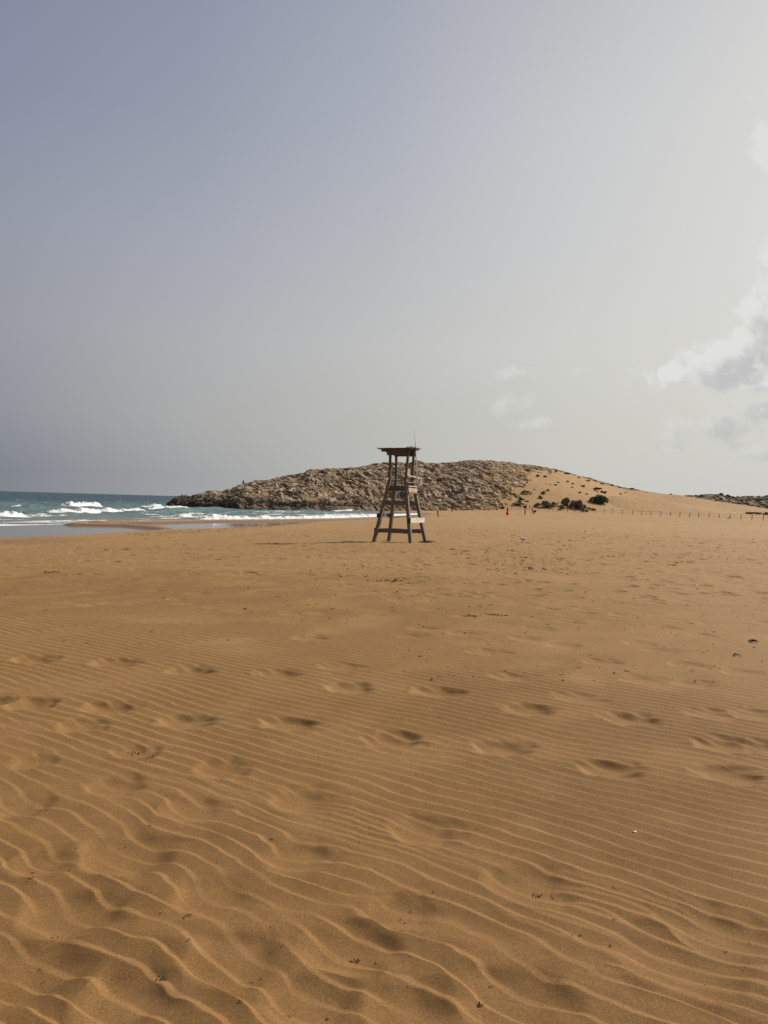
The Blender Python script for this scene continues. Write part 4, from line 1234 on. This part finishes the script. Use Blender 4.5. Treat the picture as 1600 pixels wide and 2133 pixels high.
L_GREEN = leaf_mat('green_leaves', (0.045, 0.06, 0.024), (0.105, 0.13, 0.055))
L_GREY = leaf_mat('dry_grey_leaves', (0.13, 0.108, 0.07), (0.27, 0.23, 0.155))
L_DRY = leaf_mat('dry_brown_tuft', (0.085, 0.063, 0.036), (0.18, 0.135, 0.08))
STEM = plain('woody_stem', (0.08, 0.06, 0.045), 0.9, 0.3)


def shrub_mesh(name, wd, ht, dp, n, leaf, seed, sp=1.0):
    """leaf-sized blades over lumpy domes, denser towards the outside"""
    g = np.random.default_rng(seed)
    nl = max(3, int(wd * 1.3)); lc = np.stack([g.uniform(-.40, .40, nl) * wd * sp, g.uniform(-.35, .35, nl) * dp * sp, g.uniform(.0, .35, nl) * ht], -1); lr = g.uniform(.30, .55, nl)
    k = g.integers(0, nl, n); v = g.normal(size=(n, 3)); v /= np.linalg.norm(v, axis=1)[:, None]; v[:, 2] = np.abs(v[:, 2])
    rad = lr[k][:, None] * np.sqrt(g.uniform(.25, 1.05, n))[:, None]
    edge = 1 - 0.75 * (np.abs(lc[k, 0]) / (.5 * wd)) ** 2
    c = lc[k] + v * rad * np.array([wd * .42, dp * .5, ht * 1.25])[None] * np.stack([np.ones(n), np.ones(n), edge], -1)
    c[:, 2] = np.clip(c[:, 2], -.05, ht * 1.1)
    c[:, 0] = np.clip(c[:, 0], -.56 * wd, .56 * wd)
    a = g.normal(size=(n, 3)); a /= np.linalg.norm(a, axis=1)[:, None]; b = np.cross(a, g.normal(size=(n, 3))); b /= np.linalg.norm(b, axis=1)[:, None]
    s = (leaf * g.uniform(.6, 1.4, n))[:, None]
    q = np.stack([c - a * s * .5, c + b * s * .28, c + a * s * .5, c - b * s * .28], 1).reshape(-1, 3)
    me = bpy.data.meshes.new(name); me.from_pydata(q.tolist(), [], np.arange(n * 4).reshape(-1, 4).tolist()); return me


def shrub(px, py, wpx, hpx, m, label, n=1500, seed=0, group=None, name='shrub'):
    l = march(px, py); k = l.y / 1600; wd, ht = wpx * k * 1.12, hpx * k * 1.15
    root = empty(name, l); tag(root, label, 'shrub', group)
    me = shrub_mesh('foliage', wd, ht, wd * .8, int(n * 1.6), max(.22, ht * .13), seed); me.materials.append(m); link(bpy.data.objects.new('foliage', me), root)
    bm = bmesh.new(); g = random.Random(seed)
    for i in range(6):
        e = Vector((g.uniform(-.35, .35) * wd, g.uniform(-.3, .3) * wd, ht * g.uniform(.4, .8))); add_tube(bm, [Vector((0, 0, -.2)), e * .5 + Vector((0, 0, .1)), e], [.07, .045, .02], 5)
    bobj('stem', bm, STEM, root)
    return root


SH = [(1247, 1048, 44, 17, L_GREEN, 'large round dark green bush on the dune slope', 2600),
      (1183, 1054, 32, 18, L_GREY, 'grey brown bush at the top of the dark scrub bank on the dune', 2000),
      (1203, 1061, 30, 22, L_GREY, 'tall dark grey bush forming the right end of the scrub bank', 2200),
      (1216, 1067, 18, 12, L_GREY, 'small dark bush at the lower right foot of the scrub bank by the fence', 900),
      (1139, 1056, 30, 16, L_GREY, 'wide grey bush above the crouching figure', 1900),
      (1117, 1055, 20, 8, L_GREY, 'low grey bush just left of the wide grey bush above the crouching figure', 900),
      (1160, 1052, 16, 8, L_GREY, 'low bush linking the wide grey bush and the scrub bank', 700),
      (1167, 1061, 20, 9, L_GREY, 'low rounded bush in front of the scrub bank near fence stakes', 1000),
      (1083, 1044, 18, 7, L_DRY, 'dry flat bush at the rock edge above the dark standing figure', 800),
      (1097, 1028, 21, 6, L_DRY, 'dry flat bush on the boundary of rock and dune sand half way up', 800),
      (1075, 1052, 28, 6, L_DRY, 'long thin dry bush behind fence stakes above the red robed figure', 900),
      (1046, 1059, 14, 5, L_GREEN, 'small dark green bush behind the left end of the fence', 700),
      (1132, 1028, 14, 5, L_GREY, 'small grey bush alone on the sand above the scrub', 600),
      (1125, 1038, 12, 6, L_GREY, 'small rounded bush between the lone bush and the scrub', 600),
      (1240, 1021, 22, 6, L_DRY, 'dark dry bush upslope from the big green bush', 900),
      (1257, 1027, 16, 6, L_DRY, 'dark dry bush close above the right side of the green bush', 700),
      (1231, 1063, 14, 7, L_DRY, 'dry brown bush right of the scrub bank', 700),
      (1567, 1071, 25, 7, L_DRY, 'flat brown bush behind the fence at right', 1000),
      (1592, 1072, 22, 6, L_DRY, 'dry brown bush at the right edge behind the fence', 900)]
for i, s in enumerate(SH): shrub(*s, seed=300 + i)
tuft_px = [(1098, 1006, 9, 4), (1122, 993, 12, 4), (1136, 994, 10, 4), (1163, 1006, 9, 3), (1183, 1004, 9, 3), (1194, 1009, 8, 3), (1192, 1016, 8, 3), (1215, 1014, 9, 3), (1158, 1011, 10, 3),
           (1293, 1030, 10, 3), (1303, 1027, 8, 3), (1142, 1022, 8, 3), (1098, 1045, 10, 3), (1205, 996, 12, 4), (1225, 1003, 10, 3), (1255, 1009, 12, 3), (1290, 1016, 14, 3), (1315, 1020, 10, 3),
           (1208, 1027, 8, 3), (1222, 1030, 7, 3), (1240, 1003, 12, 4), (1275, 1012, 10, 3), (1398, 1030, 8, 2), (1430, 1034, 6, 2), (1181, 988, 12, 4), (1160, 983, 12, 4)]
tm = [shrub_mesh('tuft', 1.0, .42, .8, 420, .16, 400 + i, 0.5) for i in range(4)]
for mm in tm: mm.materials.append(L_DRY)
for i, (x, y, wv, hv) in enumerate(tuft_px):
    l = march(x, y); k = l.y / 1600
    o = link(bpy.data.objects.new('grass_tuft', tm[i % 4])); o.location = l; q_ = 0.75 + 0.65 * ((i * 37) % 10) / 10; o.scale = (wv * k * q_ * (1.0 + 0.5 * ((i * 53) % 7) / 7), wv * k * q_, hv * k * q_ / .42); o.rotation_euler = (0, 0, i * 1.3)
    tag(o, 'small dry dark tuft scattered over the upper dune sand', 'tuft', 'dry tufts scattered over the upper dune')


# ------------------------------------------------------------------ beach wrack
WRACK = plain('dark_seaweed', (0.028, 0.02, 0.014), 0.7, 0.4, 40)
WRACK2 = plain('brown_seaweed', (0.05, 0.03, 0.018), 0.8, 0.4, 30)
SHELLM = plain('white_shell', (0.72, 0.70, 0.64), 0.5, 0.1, 40)


def wrack(bm, g, rad, n, size, c=Vector((0, 0, 0))):
    for i in range(n):
        p = c + Vector((g.gauss(0, rad * .5), g.gauss(0, rad * .35), size * .18)); a = g.uniform(0, 6.28); L = size * g.uniform(.6, 1.5)
        d = Vector((math.cos(a), math.sin(a), 0)) * L
        add_tube(bm, [p, p + d * .5 + Vector((0, 0, size * g.uniform(.05, .4))), p + d + Vector((g.uniform(-.3, .3) * L, 0, 0))], [size * .09, size * .14, size * .05], 5)


def surf_z(x, y):
    X = np.array([x], dtype=float); Y = np.array([y], dtype=float)
    return float(ground_base(X, Y)[0][0] + (sand_detail(X, Y)[0] if math.hypot(x, y) < 62 else 0))


CL = [(337, 2036, .045, 7, .022, 'cluster of small black seaweed bits low in the left foreground'),
      (740, 1993, .02, 5, .02, 'compact black seaweed scrap in the hollow left of the bottom middle'),
      (387, 1910, .014, 3, .018, 'small dark scrap in the hollow at the left foreground'),
      (1118, 1858, .04, 8, .020, 'cluster of black seaweed scraps in the right foreground hollow'),
      (1151, 1861, .008, 2, .02, 'single black speck right of the cluster in the right foreground hollow'),
      (282, 1564, .07, 9, .026, 'wide scatter of dark scraps in a footprint at left'),
      (318, 1581, .03, 4, .028, 'thin dark scrap on the rim just below the scatter at left'),
      (115, 1952, .02, 4, .014, 'tiny dark scraps near the lower left corner'),
      (60, 1836, .014, 3, .014, 'tiny dark scrap near the left edge of the foreground'),
      (1002, 2087, .012, 2, .028, 'thin dark twig lying near the bottom middle'),
      (1022, 2046, .008, 2, .014, 'tiny black crumb above the twig at the bottom'),
      (1212, 1952, .02, 4, .012, 'sparse tiny dark crumbs at the right foreground'),
      (1565, 1336, .10, 6, .075, 'large dark seaweed scrap near the right edge in the middle distance'),
      (1537, 1366, .05, 5, .05, 'black seaweed lump below the large scrap near the right edge'),
      (975, 1283, .12, 9, .05, 'brown seaweed clump in the trodden sand right of centre'),
      (1042, 1282, .14, 9, .05, 'spread of dark seaweed in the trodden sand beyond the ripples'),
      (817, 1210, .30, 8, .11, 'dark seaweed clump in front of the lookout chair'),
      (1105, 1187, .20, 7, .12, 'dark seaweed lump on the sand in front of the gull'),
      (1253, 1600, .012, 2, .012, 'tiny dark crumb beside a footprint at right'),
      (572, 1134, .20, 5, .13, 'dark seaweed lump on the shadow line left of the lookout chair'),
      (102, 1194, .18, 5, .10, 'dark scrap alone on the smooth sand at left')]
for i, (x, y, rad, n, size, lab) in enumerate(CL):
    gx, gy = on_plane(x, y, 0.0) if y > 1250 else march(x, y).xy; g = random.Random(700 + i)
    lobj('seaweed_scrap', (gx, gy, surf_z(gx, gy)), lambda bm: wrack(bm, g, rad * (0.75 if y > 1400 else 1), n, size * (0.62 if y > 1400 else 0.8)), WRACK, lab, 'seaweed', 'seaweed scraps on the sand')
gx, gy = on_plane(1322, 1737, 0.0)
lobj('shell', (gx, gy, surf_z(gx, gy)), lambda bm: bmesh.ops.create_icosphere(bm, subdivisions=2, radius=.008, matrix=Matrix.Diagonal((1.3, 1, .6, 1))), SHELLM, 'tiny white shell on a ripple in the right foreground', 'shell', None, True)
l = march(888, 1131); g = random.Random(77)
lobj('seaweed_pile', (l.x + .02, 29.75, surf_z(l.x, 29.75)), lambda bm: (wrack(bm, g, .24, 40, .09), wrack(bm, g, .10, 16, .08, Vector((.10, 0, .03)))), WRACK2, 'brown pile of seaweed heaped at the right foot of the lookout chair', 'seaweed')
l = march(1598, 1074)
lobj('driftwood_branch', l, lambda bm: (add_tube(bm, [Vector((-1.0, 0, .05)), Vector((-.2, 0, .55)), Vector((1.2, .1, 1.1))], [.09, .11, .08], 7), add_tube(bm, [Vector((-.2, 0, .55)), Vector((.3, .1, .35)), Vector((1.0, .2, .3))], [.08, .06, .03], 6)), DARKW, 'dark driftwood branch leaning by the fence at the right edge', 'driftwood')
l = march(1519, 1080)
lobj('seaweed_pile', l, lambda bm: wrack(bm, random.Random(5), .35, 26, .28), WRACK2, 'dark heap of seaweed under the fence near the right edge', 'seaweed')


def scatter():
    """countless crumbs of wrack, as one object"""
    g = random.Random(21); bm = bmesh.new()
    zones = [((1000, 1200), (1128, 1200), 230, .040), ((820, 1600), (1240, 1420), 220, .018), ((500, 1600), (1130, 1300), 160, .03), ((640, 900), (1150, 1220), 70, .038), ((1350, 1600), (1120, 1170), 45, .06), ((0, 640), (1140, 1350), 50, .022),
             ((280, 520), (1103, 1116), 260, .055), ((530, 660), (1084.5, 1099), 160, .07), ((0, 170), (1124, 1128), 60, .03), ((900, 1600), (1080, 1128), 60, .10), ((0, 1600), (1500, 2120), 90, .008)]
    for (x0, x1), (y0, y1), n, size in zones:
        for i in range(n):
            x = g.uniform(x0, x1); f = g.random()
            y = y0 + (y1 - y0) * f
            if (x0, x1) == (280, 520): y = 1114.0 - (x - 280) * .052 + g.gauss(0, 2.0)
            if (x0, x1) == (530, 660): y = 1099 - (x - 530) * .09 + g.gauss(0, 1.0)
            if (x0, x1) == (0, 170): y = 1127 - x * .035 + g.gauss(0, .5)
            q = on_plane(x, y, 0.0) if y > 1250 else march(x, y).xy
            z = surf_z(*q) if q[1] < 14 else float(ground_base(np.array([q[0]]), np.array([q[1]]))[0][0])
            wrack(bm, g, size * .6, g.choice((1, 1, 2, 3)), size * g.uniform(.5, 1.2), Vector((q[0], q[1], z)))
    o = bobj('scattered_wrack', bm, WRACK2); tag(o, 'countless dark crumbs of seaweed strewn over the sand', 'seaweed', kind='stuff')


scatter()
